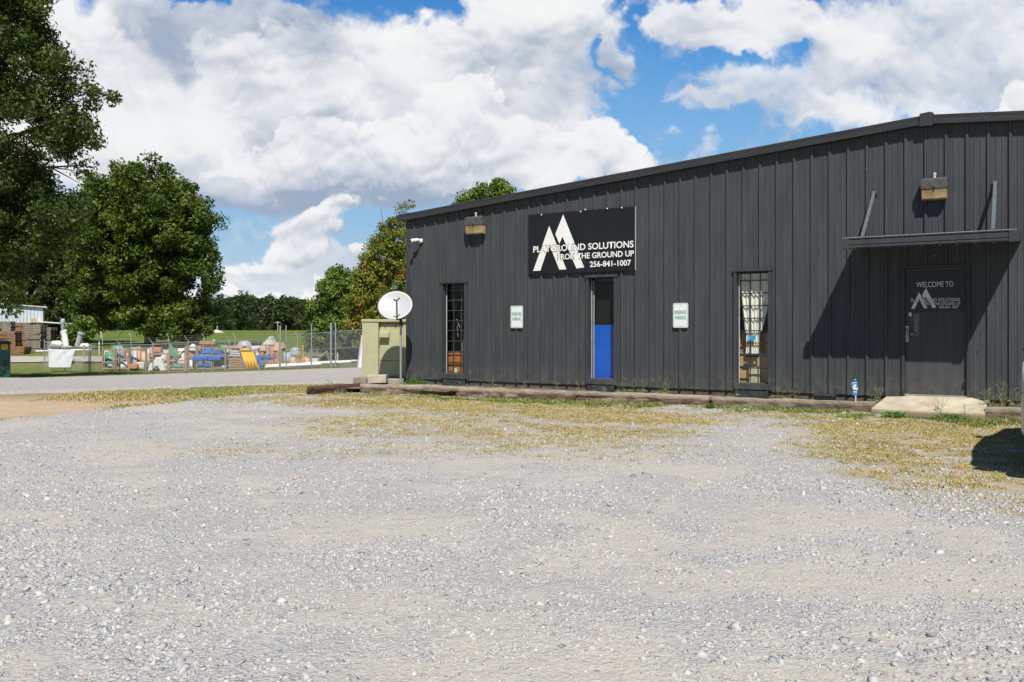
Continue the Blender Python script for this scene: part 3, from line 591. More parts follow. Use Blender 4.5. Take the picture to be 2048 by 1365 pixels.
def logo_polys(f):
    P1 = [(1255,285),(1128,640),(1185,637),(1255,428),(1335,630),(1390,627)]
    P2 = [(1365,195),(1303,350),(1335,425),(1360,370),(1470,620),(1530,612)]
    return [[f(x, y) for x, y in P] for P in (P1, P2)]
def text_part(name, s, mat, parent, u0, u1, z0, z1, y, off=0., th=.0015):
    cu = bpy.data.curves.new(name, 'FONT'); cu.body = s; cu.size = 1; cu.offset = off; cu.extrude = 0; cu.resolution_u = 4
    t = bpy.data.objects.new(name, cu); COL.objects.link(t); bpy.context.view_layer.update()
    dg = bpy.context.evaluated_depsgraph_get(); me = bpy.data.meshes.new_from_object(t.evaluated_get(dg)); bpy.data.objects.remove(t)
    co = np.zeros(len(me.vertices)*3, np.float32); me.vertices.foreach_get('co', co); co = co.reshape(-1,3); mn, mx = co.min(0), co.max(0)
    x = (co[:,0]-mn[0])/(mx[0]-mn[0])*(u1-u0)+u0; z = (co[:,1]-mn[1])/(mx[1]-mn[1])*(z1-z0)+z0
    me.vertices.foreach_set('co', np.stack([x, np.full_like(x, y), z], 1).ravel().astype(np.float32)); me.update(); me.materials.clear(); me.materials.append(mat)
    o = bpy.data.objects.new(name, me); COL.objects.link(o); o.parent = parent; return o
def door():
    a, b, _, zt = DOOR; rc = .045; zb = .285
    a += .0; m = MB(); m.box((a-.03, -.037, .25), (a+.015, rc+.03, zt)); m.box((b-.02, -.037, .25), (b+.02, rc+.03, zt)); m.box((a+.015, -.037, zt-.04), (b-.02, rc+.03, zt)); m.build('door_frame', TRIM, B)
    m = MB(); m.cbox((a+.018, rc-.02, zb), (b-.024, rc+.025, zt-.043), .003); d = m.build('door', DOORM, B)
    y = rc-.0215
    def q(px, py): return UZ(px, py, y)
    # black vinyl panel with the company lettering over the upper half
    pa, pz0 = q(1817, 624); pb, _ = q(1932, 624); m = MB(); m.box((pa, y-.002, pz0), (pb, y+.001, zt-.08)); m.build('door_vinyl', BLACK, d)
    LT = paint('door_lettering', (.62,.66,.68), .6, .05); yy = y-.0035
    f = lambda x, yv: (1822.2+(x-1128)/ (1530-1128)*(1872.5-1822.2), 617.8-(637-yv)/(637-195)*(617.8-576.6))
    m = MB()
    for P in logo_polys(lambda x, yv: UZ(*f(x, yv), yy)):
        m.prism([(p[0], yy, p[1]) for p in P], (0, .001, 0))
    m.build('door_logo', LT, d)
    for k, (s, x0, x1, y0, y1) in enumerate((('WELCOME TO', 1833, 1907, 564, 574.5), ('PLAYGROUND SOLUTIONS', 1822, 1920, 597.3, 603.6), ('FROM THE GROUND UP', 1849.5, 1920.5, 605.3, 610.6), ('256-841-1007', 1878, 1917.5, 612, 617.2))):
        z1 = (q(x0, y0)[1]+q(x1, y0-.6)[1])/2; z0 = (q(x0, y1)[1]+q(x1, y1)[1])/2
        if k in (1, 2): text_part('letter_outline', s, BLACK, d, q(x0, 0)[0]-.004, q(x1, 0)[0]+.004, z0-.004, z1+.004, yy-.0012, .035)
        text_part('lettering', s, LT, d, q(x0, 0)[0], q(x1, 0)[0], z0, z1, yy-.0024, .006 if k else .0)
    u0, z1 = q(1826.5, 628); u1, z0 = q(1838.5, 674); m = MB(); m.box((u0, y-.004, z0), (u1, y+.001, z1)); m.build('door_window', paint('lite_glass', (.09,.09,.085), .12, .3), d)
    m = MB(); m.box(((u0+u1)/2-.006, y-.007, z0+.08), ((u0+u1)/2+.002, y-.004, z1-.12)); m.build('window_reflection_strip', paint('pale_reflection', (.4,.4,.38), .5), d)  # pale bar painted as a reflection in the door window
    u0, z1 = q(1818, 625.5); u1, z0 = q(1823, 633); m = MB(); m.box((u0, y-.005, z0), (u1, y-.002, z1)); m.build('sticker', paint('white_sticker', (.7,.72,.8), .6), d)
    u0, z1 = q(1811, 652); u1, z0 = q(1818, 684.5); m = MB(); m.cbox((u0, y-.02, z0), (u1, y, z1), .006); h = m.build('lock_plate', paint('worn_nickel', (.35,.34,.32), .35, .2, 20, .8), d)
    zc = (z0+z1)/2; m = MB(); m.tube([(u0+.025, y-.02, z1-.05), (u0+.025, y-.055, z1-.05), (u0+.025, y-.065, zc), (u0+.025, y-.055, z0+.06), (u0+.025, y-.02, z0+.06)], .008, 8); m.sphere((u1+.05, y-.03, zc+.0), .028, 8); m.build('handle', _mc['worn_nickel'], d)
    for z in (UZ(1932, 760)[1], 1.35, 2.2):
        m = MB(); m.tube([(b-.03, -.045, z-.05), (b-.03, -.045, z+.05)], .011, 8); m.build('hinge', BLACK, d)
    m = MB(); m.box((a+.015, -.04, .262), (b-.02, rc+.03, .283)); m.build('threshold', paint('threshold_metal', (.3,.28,.25), .5), d)
door()
# what shows behind the three windows
def inside():
    a, b, zt, zb = wins[0]
    u0, w0 = a+.0, .34; c1 = paint('orange_brown_board', (.42,.155,.05), .6, .15, 5)
    t = thing('storage_cabinet', WP(a-.12, w0, zb-.02), -TH, 'orange brown cabinet behind the bars of the leftmost window', 'cabinet')
    m = MB(); m.cbox((0, 0, 0), (.85, .45, .46), .008); m.build('body', c1, t)
    m = MB(); m.box((.02, -.012, .04), (.40, -.001, .21)); m.box((.02, -.012, .235), (.40, -.001, .42)); m.build('drawer', paint('drawer_board', (.46,.18,.06), .55, .1), t)
    m = MB(); m.box((.42, -.012, .04), (.83, -.001, .42)); m.build('drawer', _mc['drawer_board'], t)
    t = thing('document_sheet', WP(a+.06, .31, zb+.0), -TH, 'small white sheet standing at the bottom of the leftmost window', 'paper'); m = MB(); m.box((0, 0, .0), (.085, .006, .10)); m.build('sheet', WHITE, t)
    t = thing('folding_stand', WP(a+.05, .42, zb+.45), -TH, 'grey metal folding stand on the cabinet in the leftmost window', 'stand')
    for (p, q) in (((0, 0, .75), (.28, .05, .15)), ((.36, 0, .68), (.5, 0, .3)), ((.02, .0, .6), (.05, 0, .35))):
        m = MB(); m.tube([p, q], .009, 6); m.build('rod', GALV, t)
    m = MB(); m.prism([(.14, 0, 0), (.32, 0, 0), (.34, 0, .16), (.2, 0, .32), (.14, 0, .2)], (0, .04, 0)); m.build('plate', paint('stand_grey', (.3,.31,.32), .6), t)
    a, b, zt, zb = wins[1]
    t = thing('blue_board', WP(0, 0, 0), -TH, 'bright blue plastic panel leaning inside the lower half of the middle window', 'panel')
    y = .19; q = lambda px, py: UZ(px, py, y); P = [q(1183.5, 650.5), q(1230, 650.5), q(1230, 757.5), q(1187.5, 757.5)]
    m = MB(); m.prism([(p[0], y, p[1]) for p in P], (0, .02, 0)); m.build('sheet', paint('blue_plastic', (.003,.11,.60), .4, .06, 2, 0, 0, .5), t)
    t = thing('dark_blind', WP(0, 0, 0), -TH, 'dark slatted blind hanging in the upper half of the middle window', 'blind'); m = MB()
    z = zb+.8; k = 0
    while z < zt-.02:
        m.add([(a+.05, .21, z), (b+.05, .21, z), (b+.05, .235, z+.022), (a+.05, .235, z+.022)], [(0,1,2,3)]); z += .025
    m.build('slats', paint('blind_black', (.014,.013,.013), .6), t); m = MB(); m.box((a+.045, .205, zt-.06), (b+.05, .245, zt-.02)); m.build('headrail', BLACK, t)
    t = thing('window_liner', WP(0, 0, 0), -TH, 'pale grey vertical board along the left edge inside the middle window', 'board'); m = MB(); m.box((a+.02, .15, zb), (a+.045, .16, zt-.05)); m.build('board', paint('pale_board', (.38,.42,.43), .6), t)
    a, b, zt, zb = wins[2]; y = .172
    # gathered curtain
    t = thing('white_curtain', WP(0, 0, 0), -TH, 'white gathered curtain hanging behind the bars of the window nearest the door', 'curtain')
    V = []; Fc = []; nu, nz = 90, 60
    q = lambda px, py: UZ(px, py, y)
    zT = q(1505, 548)[1]; zB = q(1505, 709)[1]
    for j in range(nz+1):
        f = j/nz; z = zT+(zB-zT)*f; py = 548+(709-548)*f
        l = float(np.interp(py, [548, 590, 640, 662, 668, 709], [1477, 1481, 1487, 1491, 1493, 1492])); r = float(np.interp(py, [548, 600, 640, 662, 668, 709], [1541, 1540, 1530, 1524, 1520, 1518]))
        ul, ur = U(l, y), U(r, y); amp = .016*(1-.5*f)
        for i in range(nu+1):
            g = i/nu; V.append((ul+(ur-ul)*g, y+amp*(math.sin(g*42+2*math.sin(f*4))+.5*math.sin(g*23+f*7)), z+.02*math.sin(g*9)*(f > .99)))
    for j in range(nz):
        for i in range(nu): p = j*(nu+1)+i; Fc.append((p, p+1, p+nu+2, p+nu+1))
    np_mesh('cloth', V, Fc, paint('curtain_cloth', (.80,.77,.67), .9, .05), None, True, t)
    m = MB(); u0, z0 = q(1498.5, 671.5); u1, z1 = q(1512.5, 680.5); m.cbox((u0, y-.07, z1), (u1, y-.05, z0), .006); m.build('blue_clip', paint('cyan_plastic', (.01,.33,.55), .5), t)
    m = MB(); m.tube([(q(1494, 0)[0], y-.03, q(0, 711)[1] if False else q(1505, 711)[1]), (q(1518, 0)[0], y-.03, q(1505, 711.5)[1])], .035, 8); m.build('hem_band', BLACK, t)
    for k, (l, r, top, bot, yy, lab, c) in enumerate(((1474, 1500, 664, 716, .33, 'tall brown box behind the curtain, left of the last window', (.36,.2,.1)), (1518, 1552, 666, 716, .33, 'tall brown box behind the curtain, right of the last window', (.40,.26,.15)),
            (1470, 1552, 706, 768, .27, 'wide tan cardboard box filling the bottom of the window nearest the door', (.52,.34,.18)))):
        u0, z1 = UZ(l, top, yy); u1, z0 = UZ(r, bot, yy); t = thing('cardboard_box', WP(u0, yy, z0), -TH, lab, 'box'); m = MB(); m.cbox((0, 0, 0), (u1-u0, .3, z1-z0), .006); m.build('carton', paint('cardboard_%d' % k, c, .85, .08, 3), t)
        m = MB(); m.box(((u1-u0)/2-.03, -.002, 0), ((u1-u0)/2+.03, -.0005, z1-z0)); m.build('tape', paint('packing_tape', (.55,.42,.27), .4), t)
    u0, z1 = UZ(1498.5, 735, .22); u1, z0 = UZ(1519.5, 767, .22); t = thing('cream_board', WP(u0, .22, z0), -TH, 'cream board standing in front of the tan box in the window nearest the door', 'board')
    m = MB(); m.cbox((0, 0, 0), (u1-u0, .012, z1-z0), .002); m.build('board', paint('cream', (.62,.58,.4), .7), t); m = MB()
    for k in range(7): m.box((.055, -.002, .03+k*.04), ((u1-u0)-.07, -.0005, .052+k*.04))
    m.build('printed_rows', paint('pale_print', (.5,.47,.33), .7), t)
inside()
# ------------------------------------------------------------------ things on the facade
def big_sign():
    w = -.062; q = lambda px, py: UZ(px, py, w)
    u0 = q(1057, 0)[0]; u1 = q(1270.5, 0)[0]; z1 = (q(1057, 431)[1]+q(1270, 412.5)[1])/2; z0 = (q(1057, 549)[1]+q(1270, 540.5)[1])/2
    o = Vector((u0, w, z0)); t = thing('company_sign', WP(u0, w, z0), -TH, 'large black sign with white twin peaks logo and company name above the middle window', 'sign')
    W, Hh = u1-u0, z1-z0; m = MB(); nn = 24; wv = lambda u: .004*math.sin(u*9)
    N2 = 2*(nn+1)
    m.add([(W*k/nn, wv(W*k/nn)+dy, z) for dy in (0, .012) for k in range(nn+1) for z in (0, Hh)],
          [f for k in range(nn) for f in ((2*k, 2*k+2, 2*k+3, 2*k+1), (N2+2*k, N2+2*k+1, N2+2*k+3, N2+2*k+2), (2*k+1, 2*k+3, N2+2*k+3, N2+2*k+1), (2*k, N2+2*k, N2+2*k+2, 2*k+2))]+[(0, 1, N2+1, N2), (2*nn, N2+2*nn, N2+2*nn+1, 2*nn+1)])
    m.build('sign_board', paint('black_sign_face', (.010,.011,.014), .5, .25, 1.2, 0, 0, .35), t)
    m = MB(); m.box((W+.001, -.006, 0), (W+.008, .014, Hh)); m.build('edge_strip', paint('pale_edge', (.55,.55,.55), .5), t)
    WL = paint('sign_white', (.80,.79,.74), .5, .04)
    zz = lambda px, py: q(px/3.938+780, py/3.938+380)
    # heights measured at the two ends are brought onto one level line
    y = -.007
    m = MB()
    for P in logo_polys(lambda x, yv: zz(x, yv)): m.prism([(p[0]-u0, y, p[1]-z0) for p in P], (0, .003, 0))
    m.build('logo', WL, t)
    for k, (s, x0, x1, ya0, ya1, yb0, yb1) in enumerate((('PLAYGROUND SOLUTIONS', 1130, 1920, 449, 500, 396, 450), ('FROM THE GROUND UP', 1323, 1923, 509, 554, 475, 523), ('256-841-1007', 1575, 1900, 566, 610, 549, 598))):
        ua, ub = zz(x0, 0)[0]-u0, zz(x1, 0)[0]-u0; zt = (zz(x0, ya0)[1]+zz(x1, yb0)[1])/2-z0; zb = (zz(x0, ya1)[1]+zz(x1, yb1)[1])/2-z0
        if k < 2: text_part('letter_outline', s, _mc['black_sign_face'], t, ua-.012, ub+.012, zb-.012, zt+.012, y-.0015, .045)
        text_part('lettering', s, WL, t, ua, ub, zb, zt, y-.003, .022)
    for (px, py) in ((1083.5, 430.5), (1161.5, 424), (1215, 418), (1244, 416.5), (1171, 420)):
        u, z = q(px, py); m = MB(); m.sphere((u-u0, -.012, z-z0+.0), .016, 6); m.build('sign_screw', WHITE, t)
big_sign()
def parking(px, label, py0=606, py1=656):
    w = -.045; u, z0 = UZ(px, py1, w); z1 = UZ(px, py0, w)[1]; hw = .152; t = thing('parking_sign', WP(u, w, z0), -TH, label, 'sign', 'reserved parking signs on the wall')
    Hh = z1-z0; 
    def rr(hw, z0, z1, r): return [(sx*(hw-r)+sx_*0+r*math.cos(a)*1, y_, (z1-r if sz > 0 else z0+r)+r*math.sin(a)) for sx, sz, a0 in ((1,1,0),(-1,1,90),(-1,-1,180),(1,-1,270)) for a in [R(a0+d) for d in (0,30,60,90)] for y_ in (0,) for sx_ in (0,)]
    m = MB(); m.prism(rr(hw, 0, Hh, .03), (0, .003, 0)); m.build('plate', paint('sign_plate_white', (.74,.78,.76), .4, .03), t)
    gr = paint('sign_green', (.01,.22,.13), .5); m = MB(); o = rr(hw-.012, .012, Hh-.012, .024); i = rr(hw-.018, .018, Hh-.018, .02); n = len(o)
    m.add([(p[0], -.0015, p[2]) for p in o+i], [(k, (k+1)%n, n+(k+1)%n, n+k) for k in range(n)]); m.build('border', gr, t)
    text_part('lettering', 'RESERVED', gr, t, -.122, .122, Hh*.555, Hh*.70, -.002, .012); text_part('lettering', 'PARKING', gr, t, -.105, .105, Hh*.335, Hh*.48, -.002, .012)
    for z in (Hh-.035, .035): m = MB(); m.sphere((0, -.002, z), .008, 6); m.build('bolt', GALV, t)
parking(1033.5, 'white reserved parking sign between the leftmost and middle windows', 612, 656.5); parking(1361, 'white reserved parking sign between the middle window and the curtained window', 606.5, 656)
def lamp(px0, px1, pyt, pym, pyb, label):
    w = -.2; u0, u1 = U(px0, w), U(px1, w); zt = UZ(px0, pyt, w)[1]; zm = UZ(px0, pym, w)[1]; zb = UZ(px0, pyb, w)[1]; uc = (u0+u1)/2; hw = (u1-u0)/2
    t = thing('wall_lamp', WP(uc, 0, zb), -TH, label, 'lamp', 'box lamps high on the facade'); zt -= zb; zm -= zb
    m = MB(); m.cbox((-hw+.02, -.06, .02), (hw-.02, -.03, zt-.01), .006); m.build('back_plate', DGREY, t)
    m = MB(); m.prism([(-hw, -.06, zt), (-hw, -.14, zt), (-hw, -.2, zt-.03), (-hw, -.2, zm), (-hw, -.06, zm)], (2*hw, 0, 0)); m.build('housing', paint('weathered_bronze', (.09,.09,.085), .5, .3, 12, .2, 0, .4, (.22,.14,.06)), t, .004)
    L_ = NT('amber_lens_'+str(px0)); c = L_.ramp(L_.noise(4, 3, .5, L_.co('Object', (1,1,1.6))), [(.3,(.20,.10,.04)),(.5,(.33,.23,.11)),(.7,(.42,.35,.2))]); L_ = L_.fin(c, .25, None, 0, .5)
    m = MB(); m.prism([(-hw+.008, -.06, zm-.002), (-hw+.008, -.19, zm-.002), (-hw+.008, -.17, .02), (-hw+.008, -.14, 0), (-hw+.008, -.06, 0)], (2*hw-.016, 0, 0)); m.build('lens', L_, t, .006)
    m = MB(); m.box((-.015, -.205, zm-.02), (.015, -.192, zm+.03)); m.build('latch', BLACK, t)
    m = MB(); m.tube([(0, -.1, zt+.001), (0, -.1, zt+.05)], .022, 10); m.tube([(0, -.1, zt+.051), (0, -.1, zt+.085)], .028, 10); m.build('photocell', paint('photocell_cream', (.6,.56,.46), .5), t)
lamp(929, 964.5, 434, 452, 469.5, 'box lamp with amber lens near the left corner of the building'); lamp(1841.5, 1893.5, 357, 379.5, 401, 'box lamp with amber lens above the door canopy')
def bullet_camera():
    u, z = UZ(842, 482, -.04); t = thing('security_camera', WP(u, -.03, z), -TH, 'white bullet security camera near the left corner of the building', 'camera')
    m = MB(); m.lathe([(.0,0),(.05,0),(.052,.02),(.04,.03),(0,.03)], 16, Matrix.Rotation(R(90), 4, 'X')); m.build('mount', WHITE, t)
    m = MB(); m.tube([(0, -.03, 0), (-.02, -.10, .0), (-.05, -.12, 0)], .014, 8); m.build('arm', WHITE, t)
    m = MB(); m.tube([(-.0, -.10, .012), (-.02, -.13, .008), (-.09, -.24, -.015), (-.1, -.255, -.018)], [.03,.04,.042,.036], 14); m.build('barrel', WHITE, t)
    m = MB(); m.tube([(-.1, -.256, -.019), (-.103, -.262, -.02)], .028, 14); m.build('lens', BLACK, t)
bullet_camera()
def dish():
    Y = 19.9; x = at(801.5, Y); zc = zat(611, Y); t = thing('satellite_dish', (x, Y, 0.05), 0, 'white oval satellite dish on a grey pole at the left corner of the building', 'satellite dish')
    zp = zat(640, Y)-.05; m = MB(); m.tube([(0, 0, -.3), (0, 0, zp-.02)], .024, 12); m.build('pole', GALV, t)
    m = MB(); m.tube([(0, 0, zp-.12), (0, 0, zp+.06)], .034, 12); m.tube([(0, 0, zp+.02), (-.02, -.06, zp+.2)], .028, 8); m.build('collar', BLACK, t)
    c = Vector((at(791.5, Y), Y-.12, zc))-Vector((x, Y, .05)); nrm = Vector((-.05, -.86, .50)).normalized(); rt = Vector((1, 0, 0)); rt = (rt-nrm*rt.dot(nrm)).normalized(); up = nrm.cross(rt)*-1
    if up.z < 0: up = -up
    rot = R(-12); r2 = rt*math.cos(rot)+up*math.sin(rot); u2 = -rt*math.sin(rot)+up*math.cos(rot); M = Matrix.Translation(c) @ Matrix((r2, u2, nrm)).transposed().to_4x4()
    a, b, n, k = .385, .365, 56, 8; V = []; Fc = []
    for layer, dz in ((0, 0), (1, -.008)):
        for j in range(k+1):
            f = j/k
            for i in range(n): q = 2*math.pi*i/n; V.append(M @ Vector((a*f*math.cos(q), b*f*math.sin(q), .075*(f*f-1)+dz)))
    o2 = (k+1)*n
    for j in range(k):
        for i in range(n): p = j*n+i; Fc.append((p, p+n, j*n+n+(i+1)%n, j*n+(i+1)%n)); Fc.append((o2+p, o2+j*n+(i+1)%n, o2+j*n+n+(i+1)%n, o2+p+n))
    for i in range(n): Fc.append((k*n+i, o2+k*n+i, o2+k*n+(i+1)%n, k*n+(i+1)%n))
    D_ = NT('dish_paint'); cc = D_.mix(D_.mr(D_.noise(4, 4, .5), .45, .75, 0, .5), (.44,.445,.455), (.50,.43,.37)); D_.fin(cc, .45, None, 0, .4)
    np_mesh('reflector', V, Fc, D_.m, None, True, t)
    foot = M @ Vector((.14, -b+.02, -.02)); feed = M @ Vector((.13, -.10, .38)); m = MB(); 
    m.tube([(0, -.03, zp+.02), foot, foot+(feed-foot)*.5, feed], .016, 8); m.build('feed_arm', DGREY, t)
    m = MB(); m.tube([feed+Vector((-.07, .03, .02)), feed+Vector((.0, -.0, .0)), feed+Vector((.055, .05, .06))], .018, 8); m.build('feed_horn', DGREY, t)
dish()
def cabinet():
    Y = 20.85; x0 = at(724.5, Y); zb = zat(756, Y); zt = zat(640, Y); rz = -.04; Wd = (at(812, Y)-x0)+.02; Hh = zt-zb
    t = thing('utility_cabinet', (x0, Y, zb), rz, 'pale green steel utility cabinet beside the left corner of the building', 'cabinet')
    gm = paint('pale_green_enamel', (.41,.41,.24), .5, .07, 2.5, 0, 0, .4, (.30,.33,.18)); m = MB(); m.box((0, .12, 0), (Wd, .95, Hh)); m.build('body', gm, t, .006)
    lw = at(757, Y)-x0; m = MB(); m.box((0, 0, 0), (lw, .118, Hh-.05)); m.build('left_post', gm, t, .006)
    m = MB(); m.box((-.015, -.02, Hh-.047), (Wd+.02, .97, Hh+.012)); m.build('top', gm, t, .006)
    m = MB(); m.box((lw+.02, .075, Hh*.30), (Wd-.10, .118, Hh-.10)); d = m.build('door', gm, t, .004)
    m = MB(); m.box((lw+.02, .085, .03), (Wd-.10, .118, Hh*.29)); m.build('door', gm, t, .004); m = MB(); m.box((Wd-.09, .04, 0), (Wd, .118, Hh-.05)); m.build('right_post', gm, t, .006)
    zz = Hh*.66; m = MB(); m.prism([(lw+.03, .07, zz+.18), (lw+.03, -.06, zz+.16), (lw+.03, -.06, zz+.05), (lw+.03, .07, zz)], (.22, 0, 0)); m.build('lock_hood', gm, d, .004)
    for u in (lw+.14, lw+.38): m = MB(); m.box((u, .05, Hh-.17), (u+.02, .075, Hh-.12)); m.build('hasp', paint('brown_rust', (.15,.08,.04), .8), d)
    p = thing('cabinet_pad', (x0-.0, Y-.15, -.05), rz, 'low concrete pad under the green utility cabinet', 'slab'); m = MB(); m.cbox((-.08, -.1, -.1), (Wd-.05, 1.1, zb+.045), .02); m.build('slab', paint('pad_concrete', (.36,.32,.26), .9, .15), p)
cabinet()
def fallen_slab(px0, px1, py0, py1, Y, lab, col):
    x0, x1 = at(px0, Y), at(px1, Y); z1, z0 = zat(py0, Y), zat(py1, Y); t = thing('concrete_block', (x0, Y, z0), 0, lab, 'block'); m = MB(); m.cbox((0, 0, -.05), (x1-x0, .35, z1-z0), .015, Matrix.Rotation(R(-1.5), 4, 'Y')); m.build('block', col, t)
fallen_slab(706, 733, 756, 765, 19.95, 'short grey timber offcut left of the cabinet pad', wood('old_timber_grey', (.22,.18,.13), (.36,.31,.24)))
fallen_slab(733, 772, 751.5, 763, 20.1, 'pale concrete block lying in front of the green cabinet', paint('pale_block', (.45,.39,.32), .9, .15))
def rough_beam(name, p, q, wd, ht, label, dark, light, group=None, mat=None, z0=-.03, seed=0):
    p = Vector((*p, 0)); q = Vector((*q, 0)); Lh = (q-p).length; rz = math.atan2(q.y-p.y, q.x-p.x); t = thing(name, (p.x, p.y, 0), rz, label, 'timber', group)
    rg = np.random.default_rng(seed); ns = max(6, int(Lh/.04)); ring = [(0,0),(0,.33),(0,.66),(0.03,1),(.3,1),(.6,1),(.97,1),(1,.6),(1,0)]; V = []; Fc = []; n = len(ring)
    lp = rg.uniform(0, 50)
    for i in range(ns+1):
        f = i/ns
        for j, (a, b) in enumerate(ring):
            nz = float(vn(f*Lh*3+lp, j*.8)-.5)*.035+float(vn(f*Lh*14+lp, j*2.1)-.5)*.016
            end = 0.012*(i in (0, ns)); V.append((f*Lh+end*(1 if i == 0 else -1), a*wd+(nz if a in (0, 1) else 0), z0+b*ht+(nz*.7 if b > .9 else 0)))
    for i in range(ns):
        for j in range(n-1): Fc.append((i*n+j, (i+1)*n+j, (i+1)*n+j+1, i*n+j+1))
    k = len(V); V.append((0, wd/2, z0+ht/2)); V.append((Lh, wd/2, z0+ht/2))
    F3 = [(k, j+1, j) for j in range(n-1)]+[(k+1, ns*n+j, ns*n+j+1) for j in range(n-1)]
    me = bpy.data.meshes.new('beam'); me.from_pydata(V, [], [f[::-1] for f in Fc]+F3); me.update()
    o = bpy.data.objects.new('beam', me); COL.objects.link(o); o.parent = t
    T = NT('railway_tie_%d' % seed); co = T.co('Object', (1, 5, 5)); n1 = T.noise(3.5, 7, .7, co)
    sp = T.n('ShaderNodeSeparateXYZ'); T.L.new(T.co('Object'), sp.inputs[0])
    bleach = T.ma('MULTIPLY', T.mr(sp.outputs[2], z0+ht*.62, z0+ht*.95, 0, .95), T.mr(T.noise(5, 5, .6), .25, .5, .5, 1))
    c = T.mix(T.mr(n1, .38, .62), dark, tuple(x*2.2 for x in dark)); c = T.mix(T.mr(T.noise(2.5, 6, .7, T.co('Object',(1,3,3))), .48, .62, 0, .6), c, light); c = T.mix(bleach, c, light)
    c = T.mix(T.mr(T.noise(9, 6, .8, T.co('Object', (1,7,7))), .58, .64, 0, .8), c, tuple(x*.4 for x in dark))
    me.materials.append(T.fin(c, .9, T.bump(T.noise(9, 6, .75, T.co('Object', (1,6,6))), .8, .03), 0, .15)); return t
def timbers():
    dk = (.085,.058,.038); lt = (.42,.36,.27)
    rough_beam('timber_log', G(623, 790), G(722, 783), .17, .20, 'dark brown timber offcut lying beyond the left end of the edging', (.045,.026,.018), (.16,.10,.07), seed=1)
    rough_beam('railway_tie', G(719, 787), G(914, 792.5), .22, .22, 'weathered railway tie in front of the satellite dish pole', dk, lt, 'railway ties edging the facade bed', seed=2)
    rough_beam('railway_tie', G(911, 793.5), G(1146, 803.5), .22, .21, 'weathered railway tie between the leftmost and middle windows', dk, lt, 'railway ties edging the facade bed', seed=3)
    rough_beam('railway_tie', G(1149, 802.5), G(1419, 812.5), .23, .20, 'weathered railway tie from the middle window to the second parking sign', dk, lt, 'railway ties edging the facade bed', seed=4)
    rough_beam('railway_tie', G(1421, 813), G(1750, 826), .23, .19, 'weathered railway tie below the curtained window, ending at the step', (.085,.062,.042), (.38,.33,.25), 'railway ties edging the facade bed', seed=5)
    rough_beam('railway_tie', G(1968, 838), G(2140, 846), .24, .20, 'weathered railway tie right of the concrete step', (.10,.075,.05), (.38,.33,.25), 'railway ties edging the facade bed', seed=6)
    # soil between ties and wall
    n = 120; us = np.linspace(-6.1, 9, n); e = np.interp(us, [-8,-5.6,-1.4,1.6,4.2,9], [-1.95,-1.6,-1.2,-.83,-.57,-.8]); V = []; nr = 16
    for j in range(nr):
        w = e+(.35-e)*j/(nr-1); X = X0+us*CT+w*ST; Y = Z0-us*ST+w*CT; V.append(np.c_[X, Y, .10+.03*j/nr+(fbm(X, Y, 5, 4)-.5)*.06])
    V = np.concatenate(V); i = (np.arange(nr-1)[:,None]*n+np.arange(n-1)[None,:]).ravel()
    t = NT('bed_soil'); P = t.n('ShaderNodeNewGeometry').outputs['Position']; c = t.ramp(t.noise(18, 6, .75, P), [(.3,(.07,.05,.035)),(.5,(.19,.15,.10)),(.7,(.36,.31,.24))])
    o = np_mesh('soil_bed', V, np.c_[i, i+1, i+n+1, i+n], t.fin(c, .95, t.bump(t.noise(25, 5, .7, P), .8, .04), 0, .1), None, True); tag(o, kind='structure')
timbers()
